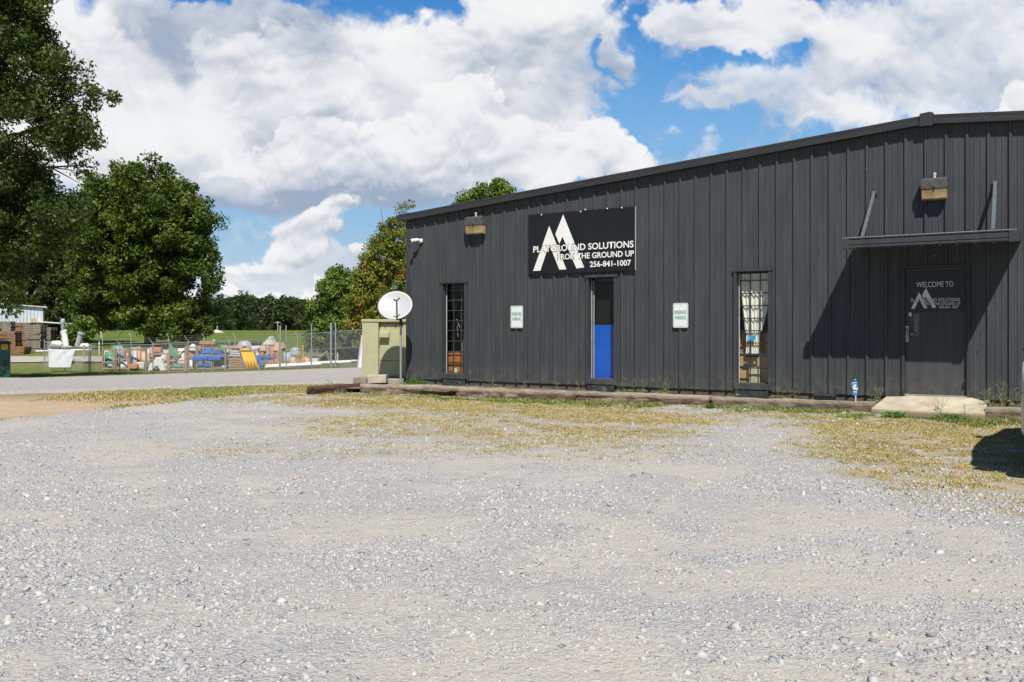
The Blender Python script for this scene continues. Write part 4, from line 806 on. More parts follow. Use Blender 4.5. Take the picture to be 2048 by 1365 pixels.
def step():
    a, b = U(1805), U(1940); t = thing('concrete_step', WP(0, 0, 0), -TH, 'pale concrete ramp step in front of the door', 'step'); m = MB()
    def P(px, py, w): u, z = UZ(px, py, w); return (u, w, z)
    top = [P(1772, 793, -.13), P(1803, 793, -.12), (U(1813, -.02), -.03, .262), (U(1932, -.02), -.03, .262), P(1945, 796.5, -.12), P(1974, 804, -.13), P(1969, 826, -.93), P(1857, 823, -.96), P(1742, 816.5, -.93)]
    sub = []
    n = len(top); bot = [(x+(.03 if k == 6 else 0), y-(.02 if k in (6,7,8) else 0), -.1) for k, (x, y, z) in enumerate(top)]
    m.add(top+bot, [tuple(range(n))[::-1]]+[(k, (k+1)%n, n+(k+1)%n, n+k) for k in range(n)])
    T = NT('step_concrete'); c = T.mix(T.mr(T.noise(3, 7, .7), .35, .65), (.40,.35,.25), (.55,.49,.37)); c = T.mix(T.mr(T.noise(12, 6, .75), .55, .75, 0, .55), c, (.26,.2,.13)); sp = T.n('ShaderNodeSeparateXYZ'); T.L.new(T.co('Object'), sp.inputs[0]); c = T.mix(T.ma('MULTIPLY', T.mr(sp.outputs[2], .02, .12, .9, 0), T.mr(T.noise(8, 5, .7), .2, .5, .5, 1)), c, (.17,.12,.075)); m.build('ramp', T.fin(c, .9, T.bump(T.noise(35, 5, .7), .4, .01), 0, .2), t, .015)
    t = thing('door_mat', (*G(1838, 838), .012), -TH, 'flat dark rubber mat on the ground in front of the step', 'mat'); m = MB(); m.cbox((-.42, -.16, -.03), (.42, .16, .008), .004); m.build('mat', paint('dark_rubber', (.055,.05,.045), .9, .4, 9), t)
    u, z = UZ(1652, 800, -.22); t = thing('bait_box', WP(u, -.3, .11), -TH, 'black plastic bait box against the foot of the wall left of the small sign', 'box')
    m = MB(); m.cbox((-.17, -.09, 0), (.17, .09, .09), .02); m.build('base', BLACK, t); m = MB(); m.cbox((-.18, -.10, .091), (.18, .10, .145), .025); m.build('lid', paint('bait_lid', (.035,.038,.042), .4), t)
    # yard marker shaped like a small hydrant
    w = -.52; q = lambda px, py: UZ(px, py, w); k = 17.06; u, z = q(1711.5, 803); t = thing('yard_marker', WP(u, w, z-.1), -TH, 'small blue and white hydrant shaped marker on a stake by the step', 'marker'); o = Vector((u, w, z-.1))
    def pp(pts, dy): return [(q(1690+x/k, 740+y_/k)[0]-o.x, dy, q(1690+x/k, 740+y_/k)[1]-o.z) for x, y_ in pts]
    m = MB(); m.box((-.008, -.004, 0), (.008, .004, .2)); m.build('stake', paint('stake_white', (.6,.62,.64), .5), t)
    bl = paint('marker_blue', (.02,.20,.55), .5); m = MB(); m.prism(pp([(260,880),(250,790),(275,700),(240,620),(245,540),(195,490),(190,460),(240,440),(290,390),(330,320),(380,320),(385,400),(420,440),(400,480),(445,550),(445,640),(430,700),(430,800),(400,885)], 0), (0, .006, 0)); m.build('plate', bl, t)
    m = MB()
    for P_ in ([(235,440),(415,425),(410,450),(240,465)], [(290,500),(385,490),(385,560),(355,620),(440,610),(440,660),(420,690),(290,680),(270,620),(235,560),(250,545),(300,590)], [(265,745),(415,720),(410,750),(275,765)], [(300,790),(400,775),(400,800),(300,805)], [(330,322),(378,322),(378,345),(330,345)]): m = MB(); m.prism(pp(P_, -.002), (0, .0015, 0)); m.build('white_marking', WHITE, t)
step()
def bed_weeds():
    # wiry grasses and a leafy clump in the bed by the wall: one plant each
    T = NT('wiry_grass'); T.fin(T.mix(T.mr(T.noise(6), .4, .6), (.20,.26,.07), (.33,.31,.14)), .7, None, 0, .2)
    spots = [(985,-.5,.28),(1052,-.5,.25),(1110,-.55,.24),(1163,-.5,.25),(1243,-.45,.38),(1268,-.4,.36),(1282,-.45,.37),(1322,-.4,.42),(1335,-.4,.3),(1557,-.35,.25),(1575,-.3,.22),(1595,-.4,.2),(1745,-.3,.3),(1758,-.35,.42),(1867,-.9,.3),(1880,-1.0,.42),(1965,-.4,.38),(1985,-.3,.3),(2005,-.4,.45),(2035,-.3,.5),(1468,-.3,.2),(1930,-1.05,.25)]
    where = ['left of the first parking sign', 'below the first parking sign', 'right of the first parking sign', 'just left of the middle window', 'at the right foot of the middle window', 'beside the middle window, second from it', 'beside the middle window, third from it', 'below the second parking sign, its left side', 'below the second parking sign, its right side', 'at the right foot of the curtained window', 'right of the curtained window, second from it', 'right of the curtained window, third from it', 'left of the step, the shorter', 'left of the step, the taller', 'in front of the step, the shorter', 'in front of the step, the taller', 'right of the door, nearest to it', 'right of the door, low and bushy', 'right of the door, leaning and tall', 'near the parked car bumper by the wall', 'left foot of the curtained window', 'at the right front corner of the step']
    for (px, w, h), wh in zip(spots, where):
        u = U(px, w); zb = .1 if w > -.8 else .0; t = thing('wiry_weed', WP(u, w, zb), random.uniform(0, 6), 'thin wiry grass weed growing '+wh, 'weed', 'wiry weeds along the facade'); m = MB()
        for k in range(random.randint(4, 7)):
            a = random.uniform(0, 6.28); l = random.uniform(.2, .75); hh = h*random.uniform(.5, 1); d = Vector((math.cos(a), math.sin(a), 0)); pts = [Vector((0,0,0)), d*hh*l*.3+Vector((0,0,hh*.55)), d*hh*l*.8+Vector((0,0,hh*.95))]
            m.tube(pts, [.0022,.0018,.001], 3, False)
            for s in (-1, 1, .3):
                e = pts[2]+Vector((random.uniform(-.06,.06), random.uniform(-.06,.06), random.uniform(.0,.05))); m.tube([pts[1]*.3+pts[2]*.7, e], [.0014,.001], 3, False)
            p2 = pts[1]*random.uniform(.3,.8); m.add([p2, p2+d*.05+Vector((0,0,.03)), p2+d*.10+Vector((0,0,.0)), p2+d*.05+Vector((0,0,.01))], [(0,1,2,3)])
        m.build('stems', T.m, t)
    for (px, w, r, hh, lab, n) in ((832, -.85, .34, .13, 'bright green leafy clump at the left corner of the building', 420), (1420, -1.2, .12, .06, 'small green leafy clump in front of the tie joint', 80), (712, -2.6, .0, .0, '', 0), (1790, -1.34, .26, .08, 'green weed clump at the left front corner of the step', 300), (1900, -1.38, .30, .09, 'green weed clump in front of the right half of the step', 330)):
        if not n: continue
        u = U(px, w); t = thing('leafy_weed', WP(u, w, .15 if px == 832 else .0), 0, lab, 'weed'); P = RNG.normal(0, .45, (n,2))*r; z = hh*RNG.uniform(.1,1,n)*np.exp(-(P**2).sum(1)/(r*r)); V = []; Fc = []
        for i in range(n):
            a = RNG.uniform(0, 6.28); d = np.array([math.cos(a), math.sin(a), RNG.uniform(-.3,.5)])*.032; s = np.array([-d[1], d[0], RNG.uniform(-.01,.01)])*.42; c = np.array([P[i,0], P[i,1], z[i]+.02]); V += [c-d, c+s, c+d, c-s]; Fc.append((4*i, 4*i+1, 4*i+2, 4*i+3))
        np_mesh('leaves', V, Fc, leaf_mat('weed_leaf', (.035,.11,.012), (.075,.2,.025), (.15,.3,.05)) if 'weed_leaf' not in bpy.data.materials else bpy.data.materials['weed_leaf'], {'tint':('FACE', RNG.random(n))}, False, t)
    x, y = G(662, 775); t = thing('wire_loop', (x, y, 0), 0, 'thin dark bent wire loop sticking out of the grass behind the log', 'wire'); m = MB(); m.tube([(-.1,0,0),(-.06,0,.12),(-.12,0,.17),(.0,0,.14),(.06,0,.05),(.02,0,0)], .004, 5); m.build('wire', BLACK, t)
bed_weeds()

# ------------------------------------------------------------------ trees
BARK = NT('bark'); BARK = BARK.fin(BARK.mix(BARK.mr(BARK.noise(6, 6, .7, BARK.co('Object', (3,3,.6))), .35, .65), (.055,.042,.032), (.17,.14,.11)), .95, None, 0, .1)
def leaves(C, Rr, per, size, up=.35, seed=0, squash=.8):
    # C: (n,3) clump centres, Rr: radii; each clump is a loose ball of rhombic leaves
    rg = np.random.default_rng(seed); n = len(C); N = n*per
    d = rg.normal(0, 1, (N,3)); d /= np.linalg.norm(d, axis=1)[:,None]; r = rg.random(N)**.45
    c = np.repeat(C, per, 0); rr = np.repeat(Rr, per); P = c+d*(r*rr)[:,None]*np.array([1,1,squash])
    nr = d*.7+rg.normal(0, .75, (N,3))+np.array([0,0,up]); nr /= np.linalg.norm(nr, axis=1)[:,None]
    t = np.cross(nr, rg.normal(0, 1, (N,3))); t /= np.linalg.norm(t, axis=1)[:,None]; b = np.cross(nr, t); s = (size*rg.uniform(.6,1.35,N))[:,None]
    V = np.stack([P-t*s, P+b*s*.5+nr*s*.12, P+t*s, P-b*s*.5+nr*s*.12], 1).reshape(-1,3); i = (np.arange(N)*4)[:,None]
    tint = np.clip(np.repeat(rg.random(n), per)*.55+rg.random(N)*.45, 0, 1)
    return V, i+np.array([[0,1,2,3]]), tint
def tree(name, X, Y, label, mat, lobes, trunk_h, trunk_r, nclump, per, size, cr, seed, z0=None, group=None, limbs=14, cat='tree', bare=0.):
    # lobes: (dx, dy, z, rx, ry, rz) ellipsoids of the crown relative to the foot of the trunk
    rg = np.random.default_rng(seed); zb = Zg(X, Y)-.05 if z0 is None else z0; t = thing(name, (X, Y, zb), 0, label, cat, group)
    vol = np.array([l[3]*l[4]*l[5] for l in lobes])**.75; which = rg.choice(len(lobes), nclump, p=vol/vol.sum()); L_ = np.array(lobes)[which]
    d = rg.normal(0, 1, (nclump,3)); d /= np.linalg.norm(d, axis=1)[:,None]; r = rg.uniform(.35, 1.03, nclump)**.6
    lump = .74+.5*fbm(d[:,0]*2+5+which*3, d[:,2]*2+d[:,1]*1.5+5, 1.6, 3)
    C = L_[:,:3]+d*(r*lump)[:,None]*L_[:,3:6]; C[:,2] = np.maximum(C[:,2], .25)
    Rr = cr*rg.uniform(.6, 1.3, nclump)
    V, Fc, ti = leaves(C, Rr, per, size, seed=seed); np_mesh('crown', V, Fc, mat, {'tint':('FACE', ti)}, False, t)
    top = max(l[2]+l[5]*.6 for l in lobes); cx = float(np.mean([l[0] for l in lobes])); cy = float(np.mean([l[1] for l in lobes])); m = MB(); wb = [rg.normal(0, .03*top, 2) for _ in range(6)]
    sp = [Vector((cx*(f**1.5)+wb[k][0]*f, cy*(f**1.5)+wb[k][1]*f, -.3+(top+.3)*f)) for k, f in enumerate((0,.12,.3,.5,.75,1))]
    m.tube(sp, [trunk_r*1.35, trunk_r, trunk_r*.85, trunk_r*.6, trunk_r*.3, trunk_r*.08], 10); m.build('trunk', BARK, t)
    m = MB()
    for k in rg.choice(nclump, min(limbs, nclump), replace=False):
        e = Vector(C[k]); f = min(.85, max(trunk_h/top, .15+.7*(e.z/top)*rg.uniform(.4,.9))); s = Vector((cx*f**1.5, cy*f**1.5, -.3+(top+.3)*f)); 
        if s.z > e.z: s.z = max(trunk_h*.8, e.z-.5)
        mid = s*.5+e*.5+Vector((rg.normal(0,.2), rg.normal(0,.2), .12*(e-s).length)); m.tube([s, mid, e], [trunk_r*.32, trunk_r*.18, trunk_r*.04], 6)
        for q in range(3):
            e2 = e+Vector(rg.normal(0, cr*1.1, 3)); m.tube([mid*.4+e*.6, e2], [trunk_r*.09, trunk_r*.02], 4, False)
    m.build('limbs', BARK, t); return t
LM1 = leaf_mat('oak_leaves', (.022,.042,.006), (.05,.085,.012), (.12,.15,.022), (.2,.13,.03), .02, .5)
LM2 = leaf_mat('maple_leaves', (.020,.045,.005), (.070,.118,.011), (.20,.225,.028), (.26,.18,.03), .04, .35)
LM3 = leaf_mat('sweetgum_leaves', (.045,.09,.014), (.13,.20,.03), (.24,.31,.06), (.22,.15,.03), -.02, .6)
LM4 = leaf_mat('yellowing_leaves', (.07,.10,.012), (.20,.23,.03), (.34,.33,.055), (.42,.22,.03), .10, .8)
LM5 = leaf_mat('dark_leaves', (.022,.035,.007), (.04,.065,.012), (.075,.11,.02), (.1,.1,.03), -.05, .3)  # deep green leaf colour of the dark trees at the back left
def trees():
    def L(px, py, rx, ry, Y, X, zb, dy=0., ryd=None):       # a crown lobe seen at px, py with half-size rx, ry (px)
        k = (Y+dy)/F; return ((px-CX)*k-X, dy, EYE-(py-HY)*k-zb, rx*k, (ryd or rx*k), ry*k)
    Y = 36.; X = at(-190, Y); zb = Zg(X, Y)-.05
    tree('oak_tree', X, Y, 'tall dark oak tree overhanging the left edge, in front of the round tree', LM1,
        [L(-60, 60, 150, 130, Y, X, zb), L(60, 130, 90, 75, Y, X, zb), L(140, 205, 72, 42, Y, X, zb, .5), L(20, 250, 130, 80, Y, X, zb), L(130, 290, 62, 55, Y, X, zb), L(-10, 370, 120, 60, Y, X, zb, .5), L(70, 355, 60, 30, Y, X, zb), L(50, 470, 90, 70, Y, X, zb, 1.), L(110, 410, 50, 40, Y, X, zb), L(-60, 510, 120, 60, Y, X, zb, 1.), L(14, 580, 16, 50, Y, X, zb), L(-200, 200, 220, 330, Y, X, zb, 0, 3.4), L(70, 30, 50, 40, Y, X, zb), L(-30, 460, 90, 60, Y, X, zb), L(20, 630, 9, 24, Y, X, zb), L(-60, -60, 170, 90, Y, X, zb)],
        3.2, .38, 820, 190, .085, .62, 11, limbs=60)
    Y = 80.; X = at(300, Y); zb = Zg(X, Y)-.05
    tree('maple_tree', X, Y, 'large rounded green tree standing alone behind the fenced yard', LM2,
        [L(290, 420, 108, 98, Y, X, zb), L(240, 470, 92, 90, Y, X, zb, -1), L(350, 460, 74, 78, Y, X, zb, -1), L(270, 560, 110, 90, Y, X, zb), L(380, 560, 52, 66, Y, X, zb, -1), L(190, 600, 60, 62, Y, X, zb, 1), L(330, 630, 100, 42, Y, X, zb), L(230, 380, 60, 46, Y, X, zb), L(400, 440, 36, 22, Y, X, zb, -.5), L(395, 500, 40, 30, Y, X, zb), L(300, 500, 110, 110, Y, X, zb, 1.5), L(360, 655, 60, 24, Y, X, zb, -1)],
        1.6, .42, 760, 170, .17, .92, 12, limbs=60)
    Y = 92.; X = at(140, Y); zb = Zg(X, Y)-.05
    tree('oak_tree', X, Y, 'dark tree filling the gap between the oak and the large rounded tree', LM5,
        [L(130, 500, 80, 80, Y, X, zb), L(170, 560, 60, 70, Y, X, zb), L(110, 590, 60, 62, Y, X, zb), L(150, 640, 70, 30, Y, X, zb), L(120, 440, 50, 40, Y, X, zb)], 1.5, .4, 420, 110, .22, 1.15, 13, limbs=20)
    Y = 96.; X = at(40, Y); zb = Zg(X, Y)-.05
    tree('oak_tree', X, Y, 'dark tree behind the pale metal shed', LM5, [L(40, 450, 90, 80, Y, X, zb), L(0, 510, 90, 60, Y, X, zb), L(70, 560, 60, 50, Y, X, zb)], 1.5, .4, 380, 110, .22, 1.2, 14, limbs=20)
    Y = 74.; X = at(165, Y); zb = Zg(X, Y)-.05
    tree('shrub', X, Y, 'leafy shrub between the pallets and the large rounded tree', LM3, [L(150, 668, 22, 22, Y, X, zb), L(170, 655, 18, 24, Y, X, zb)], .2, .08, 40, 90, .11, .5, 15, limbs=8, cat='shrub')
    Y = 60.; X = at(680, Y); zb = Zg(X, Y)-.05
    tree('sweetgum_tree', X, Y, 'young green tree behind the right end of the chain link fence', LM3,
        [L(672, 588, 40, 48, Y, X, zb), L(650, 635, 34, 48, Y, X, zb), L(690, 640, 50, 50, Y, X, zb), L(678, 556, 22, 26, Y, X, zb), L(660, 675, 48, 32, Y, X, zb), L(718, 600, 34, 60, Y, X, zb), L(705, 690, 55, 26, Y, X, zb), L(634, 655, 20, 34, Y, X, zb), L(730, 640, 40, 60, Y, X, zb)], .6, .13, 620, 90, .10, .45, 16, limbs=24)
    Y = 57.; X = at(770, Y); zb = Zg(X, Y)-.05
    tree('yellowing_tree', X, Y, 'tall sparse tree with yellowing leaves rising beside the left corner of the building', LM4,
        [L(765, 520, 34, 52, Y, X, zb), L(742, 590, 36, 60, Y, X, zb), L(790, 590, 34, 70, Y, X, zb), L(765, 640, 50, 40, Y, X, zb), L(775, 470, 20, 40, Y, X, zb), L(720, 650, 30, 40, Y, X, zb), L(803, 530, 20, 60, Y, X, zb), L(760, 690, 50, 25, Y, X, zb), L(812, 430, 14, 26, Y, X, zb), L(752, 500, 14, 28, Y, X, zb), L(735, 550, 30, 44, Y, X, zb), L(720, 600, 28, 40, Y, X, zb), L(792, 480, 26, 50, Y, X, zb), L(812, 600, 20, 90, Y, X, zb)], .8, .15, 720, 75, .085, .42, 17, limbs=60)
    Y = 62.; X = at(968, Y); zb = Zg(X, Y)-.05
    tree('pine_tree', X, Y, 'treetop showing above the roofline of the metal building', LM3,
        [L(975, 392, 36, 20, Y, X, zb), L(940, 410, 34, 16, Y, X, zb), L(985, 440, 60, 40, Y, X, zb), L(925, 450, 60, 36, Y, X, zb), L(1000, 380, 20, 12, Y, X, zb)], 4., .2, 260, 90, .12, .55, 18, limbs=24)
    # far woods: one mass
    rg = np.random.default_rng(5); C = []; Rr = []
    for i in range(340):
        px = rg.uniform(-1400, 1300); Y = rg.uniform(330, 400); 
        sky = np.interp(px, [-1400,100,430,460,500,545,585,610,640,660,700,1300], [570,570,592,584,586,592,586,596,600,588,590,585])
        X = at(px, Y); zt = zat(sky+rg.uniform(-1, 9), Y); zb = Zg(X, Y); hh = zt-zb; r0 = rg.uniform(3.2, 6)
        for k in range(15):
            a = rg.uniform(0, 6.28); f = rg.uniform(0, 1); z = zb+hh*(.05+.9*f); q = r0*(1-.55*max(0, f-.5)*2)*rg.uniform(.3, 1); C.append((X+q*math.cos(a), Y+q*math.sin(a)-2, z)); Rr.append(rg.uniform(1.2, 2.1))
    V, Fc, ti = leaves(np.array(C), np.array(Rr), 30, .62, seed=3)
    fm = leaf_mat('far_leaves', (.022,.036,.012), (.040,.062,.018), (.075,.10,.03), (.10,.09,.045), .03, .06)
    o = np_mesh('far_woods', V, Fc, fm, {'tint':('FACE', ti)}); tag(o, 'dark green line of woods at the far side of the field', 'woods', kind='stuff')
    m = MB()
    prev = None
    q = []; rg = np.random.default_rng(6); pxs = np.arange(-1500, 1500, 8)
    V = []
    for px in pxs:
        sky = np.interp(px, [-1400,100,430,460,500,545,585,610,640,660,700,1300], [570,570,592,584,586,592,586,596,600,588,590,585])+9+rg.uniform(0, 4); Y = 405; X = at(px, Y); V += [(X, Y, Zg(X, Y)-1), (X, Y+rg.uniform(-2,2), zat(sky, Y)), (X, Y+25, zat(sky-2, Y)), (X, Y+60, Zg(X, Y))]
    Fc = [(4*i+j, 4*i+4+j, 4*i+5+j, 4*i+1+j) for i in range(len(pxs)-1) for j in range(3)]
    o = np_mesh('woods_interior', V, Fc, paint('woods_shade', (.018,.027,.009), 1., .4, .3, 0, 0, 0.)); tag(o, 'dark backing sheet coloured as the shade inside the far woods', 'woods', kind='stuff')  # shade inside the woods is put into the colour of this sheet
trees()

# ------------------------------------------------------------------ fence, gate, cloths
YF = lambda px: float(np.interp(px, [-100, 89, 300, 480, 560, 725, 820], [52.5, 52.0, 51.0, 49.5, 48.2, 43.2, 40.5]))
def fpt(px): Y = YF(px); X = at(px, Y); return X, Y, Zg(X, Y)
WIRE = paint('fence_wire', (.45,.47,.47), .5, .1, 5, .5)
def fence(pxs, label, hts, arms, top=True, lean=1, name='chain_link_fence', mid=False, mesh_h=None):
    x0, y0, z0 = fpt(pxs[0]); t = thing(name, (x0, y0, z0), 0, label, 'fence' if name != 'chain_link_gate' else 'gate'); O = Vector((x0, y0, z0)); P = [Vector(fpt(p))-O for p in pxs]
    for k, (p, h) in enumerate(zip(P, hts)):
        m = MB(); m.tube([p+Vector((0,0,-.2)), p+Vector((0,0,h))], .030, 10); m.sphere(p+Vector((0,0,h)), .034, 6); m.build('post', GALV, t)
        if arms and k >= arms[0]:
            m = MB(); m.tube([p+Vector((0,0,h)), p+Vector((-.22*lean,-.05,h+.32))], .015, 6); m.build('barbed_wire_arm', GALV, t)
    mh = mesh_h or [h-.05 for h in hts]
    m = MB(); 
    for k in range(len(P)-1):
        if top: m.tube([P[k]+Vector((0,0,mh[k])), P[k+1]+Vector((0,0,mh[k+1]))], .020, 8)
        if mid: m.tube([P[k]+Vector((0,0,mh[k]*.55)), P[k+1]+Vector((0,0,mh[k+1]*.55))], .018, 8)
        if mid: m.tube([P[k]+Vector((0,0,.12)), P[k+1]+Vector((0,0,.12))], .018, 8)
    if m.v: m.build('rail', GALV, t)
    V = []; Fc = []
    for k in range(len(P)-1):
        a, b = P[k], P[k+1]; Lh = (b-a).length; d = (b-a)/Lh; nn = int(Lh/.085)+1; H0, H1 = mh[k], mh[k+1]; off = Vector((-d.y, d.x, 0)).normalized()*.0016
        for sg in (1, -1):
            for i in range(-int(2/.085), nn+int(2/.085)):
                s0 = i*.085; pts = []
                # a wire running at 45 degrees clipped to this bay
                h = (H0+H1)/2; sa, sb = s0, s0+sg*h; ta, tb = 0., 1.
                if sg > 0:
                    ta = max(0, -s0/h); tb = min(1, (Lh-s0)/h)
                else: ta = max(0, (s0-Lh)/h); tb = min(1, s0/h)
                if tb <= ta+.01: continue
                p = a+d*(s0+sg*h*ta)+Vector((0,0,.03+h*ta)); q = a+d*(s0+sg*h*tb)+Vector((0,0,.03+h*tb)); e = (q-p).normalized(); x = off; y = e.cross(off.normalized())*.0034
                b0 = len(V); V += [p-y, p+y, p+x*1.6, q-y, q+y, q+x*1.6]; Fc += [(b0, b0+1, b0+4, b0+3), (b0+1, b0+2, b0+5, b0+4), (b0+2, b0, b0+3, b0+5)]
    np_mesh('wire_mesh', [tuple(v) for v in V], Fc, WIRE, None, False, t)
    if arms:
        m = MB()
        for j in range(3):
            for k in range(arms[0], len(P)-1):
                f = (j+1)/3; g = Vector((-.22*lean*f, -.05*f, .32*f)); m.tube([P[k]+g+Vector((0,0,hts[k])), P[k+1]+g+Vector((0,0,hts[k+1]))], .004, 4, False)
        m.build('barbed_wire', WIRE, t)
    return t
def fences():
    hy = lambda px, py: EYE-(py-HY)*YF(px)/F-fpt(px)[2]
    fence([89, 129, 178], 'chain link fence panel at the far left holding the white cloth', [hy(89, 682), hy(129, 694), hy(178, 692)], None)
    g = [181, 239.5, 306, 377, 458.5, 559]; fence(g, 'long chain link fence with barbed wire in front of the stored crates', [hy(p, y) for p, y in zip(g, (690, 689, 688, 683, 681, 675))], (1,))
    g = [572, 623, 671, 725]; yy = (653, 650, 647, 644); ry = (671, 668, 664, 660); fence(g, 'tall chain link gate with two top rails between the orange house and the green cabinet', [hy(p, y) for p, y in zip(g, yy)], None, name='chain_link_gate', mid=True, mesh_h=[hy(p, y) for p, y in zip(g, ry)])
    x, y, z = fpt(662); 
    for px, top, lab in ((560.5, 654, 'tall galvanised post at the left end of the gate'), (662, 648, 'tall galvanised post in front of the middle of the gate')):
        x, y, z = fpt(px); y -= .25; x = at(px, y); z = Zg(x, y); h = zat(top, y)-z; t = thing('gate_post', (x, y, z), 0, lab, 'post'); m = MB(); m.tube([(0,0,-.2), (0,0,h)], .045, 12); m.sphere((0,0,h), .05, 6); m.build('post', GALV, t)
    # rear fence of the yard
    for k, px in enumerate((205, 262, 337, 408, 470, 595, 637)):
        Y = 66.; X = at(px, Y); z = Zg(X, Y); t = thing('fence_post', (X, Y, z), 0, 'thin slanting barbed wire post at the back of the yard, number %s from the left' % ('first','second','third','fourth','fifth','sixth','seventh')[k], 'post', 'posts at the back of the yard'); m = MB(); m.tube([(0,0,-.1), (0,0,1.42), (-.16,0,1.7)], .016, 6); m.build('post', paint('pale_post', (.5,.49,.46), .7), t)
    def cloth(px_tl, px_tr, px_br, px_bl, label, dy=-.12, n=26, amp=.05, mat=None, name='white_sheet'):
        Yb = YF(px_tl[0])+dy; V = []; X0_, = (at(px_tl[0], Yb),)
        zq = Zg(X0_, Yb); t = thing(name, (X0_, Yb, zq), 0, label, 'sheet')
        for j in range(n+1):
            for i in range(n+1):
                f, g = i/n, j/n; px = (px_tl[0]*(1-f)+px_tr[0]*f)*(1-g)+(px_bl[0]*(1-f)+px_br[0]*f)*g; py = (px_tl[1]*(1-f)+px_tr[1]*f)*(1-g)+(px_bl[1]*(1-f)+px_br[1]*f)*g
                Yl = YF(px)+dy; py += 1.2*math.sin(math.pi*f)*(1-g); y = Yl-.02-amp*(.5+.5*math.sin(f*13+g*5+2*math.sin(g*3)))*(.3+.7*g)
                V.append((at(px, y)-X0_, y-Yb, zat(py, y)-zq))
        Fc = [(j*(n+1)+i, j*(n+1)+i+1, (j+1)*(n+1)+i+1, (j+1)*(n+1)+i) for j in range(n) for i in range(n)]
        o = np_mesh('cloth', V, Fc, mat or paint('white_cloth', (.68,.69,.71), .8, .06), None, True, t); s = o.modifiers.new('thickness', 'SOLIDIFY'); s.thickness = .006
    cloth((96.5, 698), (151, 699), (140.5, 736), (97, 736), 'white cloth tied to the fence panel at the far left')
    cloth((723, 672), (729, 664), (734, 737), (713, 738), 'white sheet bunched at the right end of the gate beside the green cabinet', -.5, 22, .16)
fences()

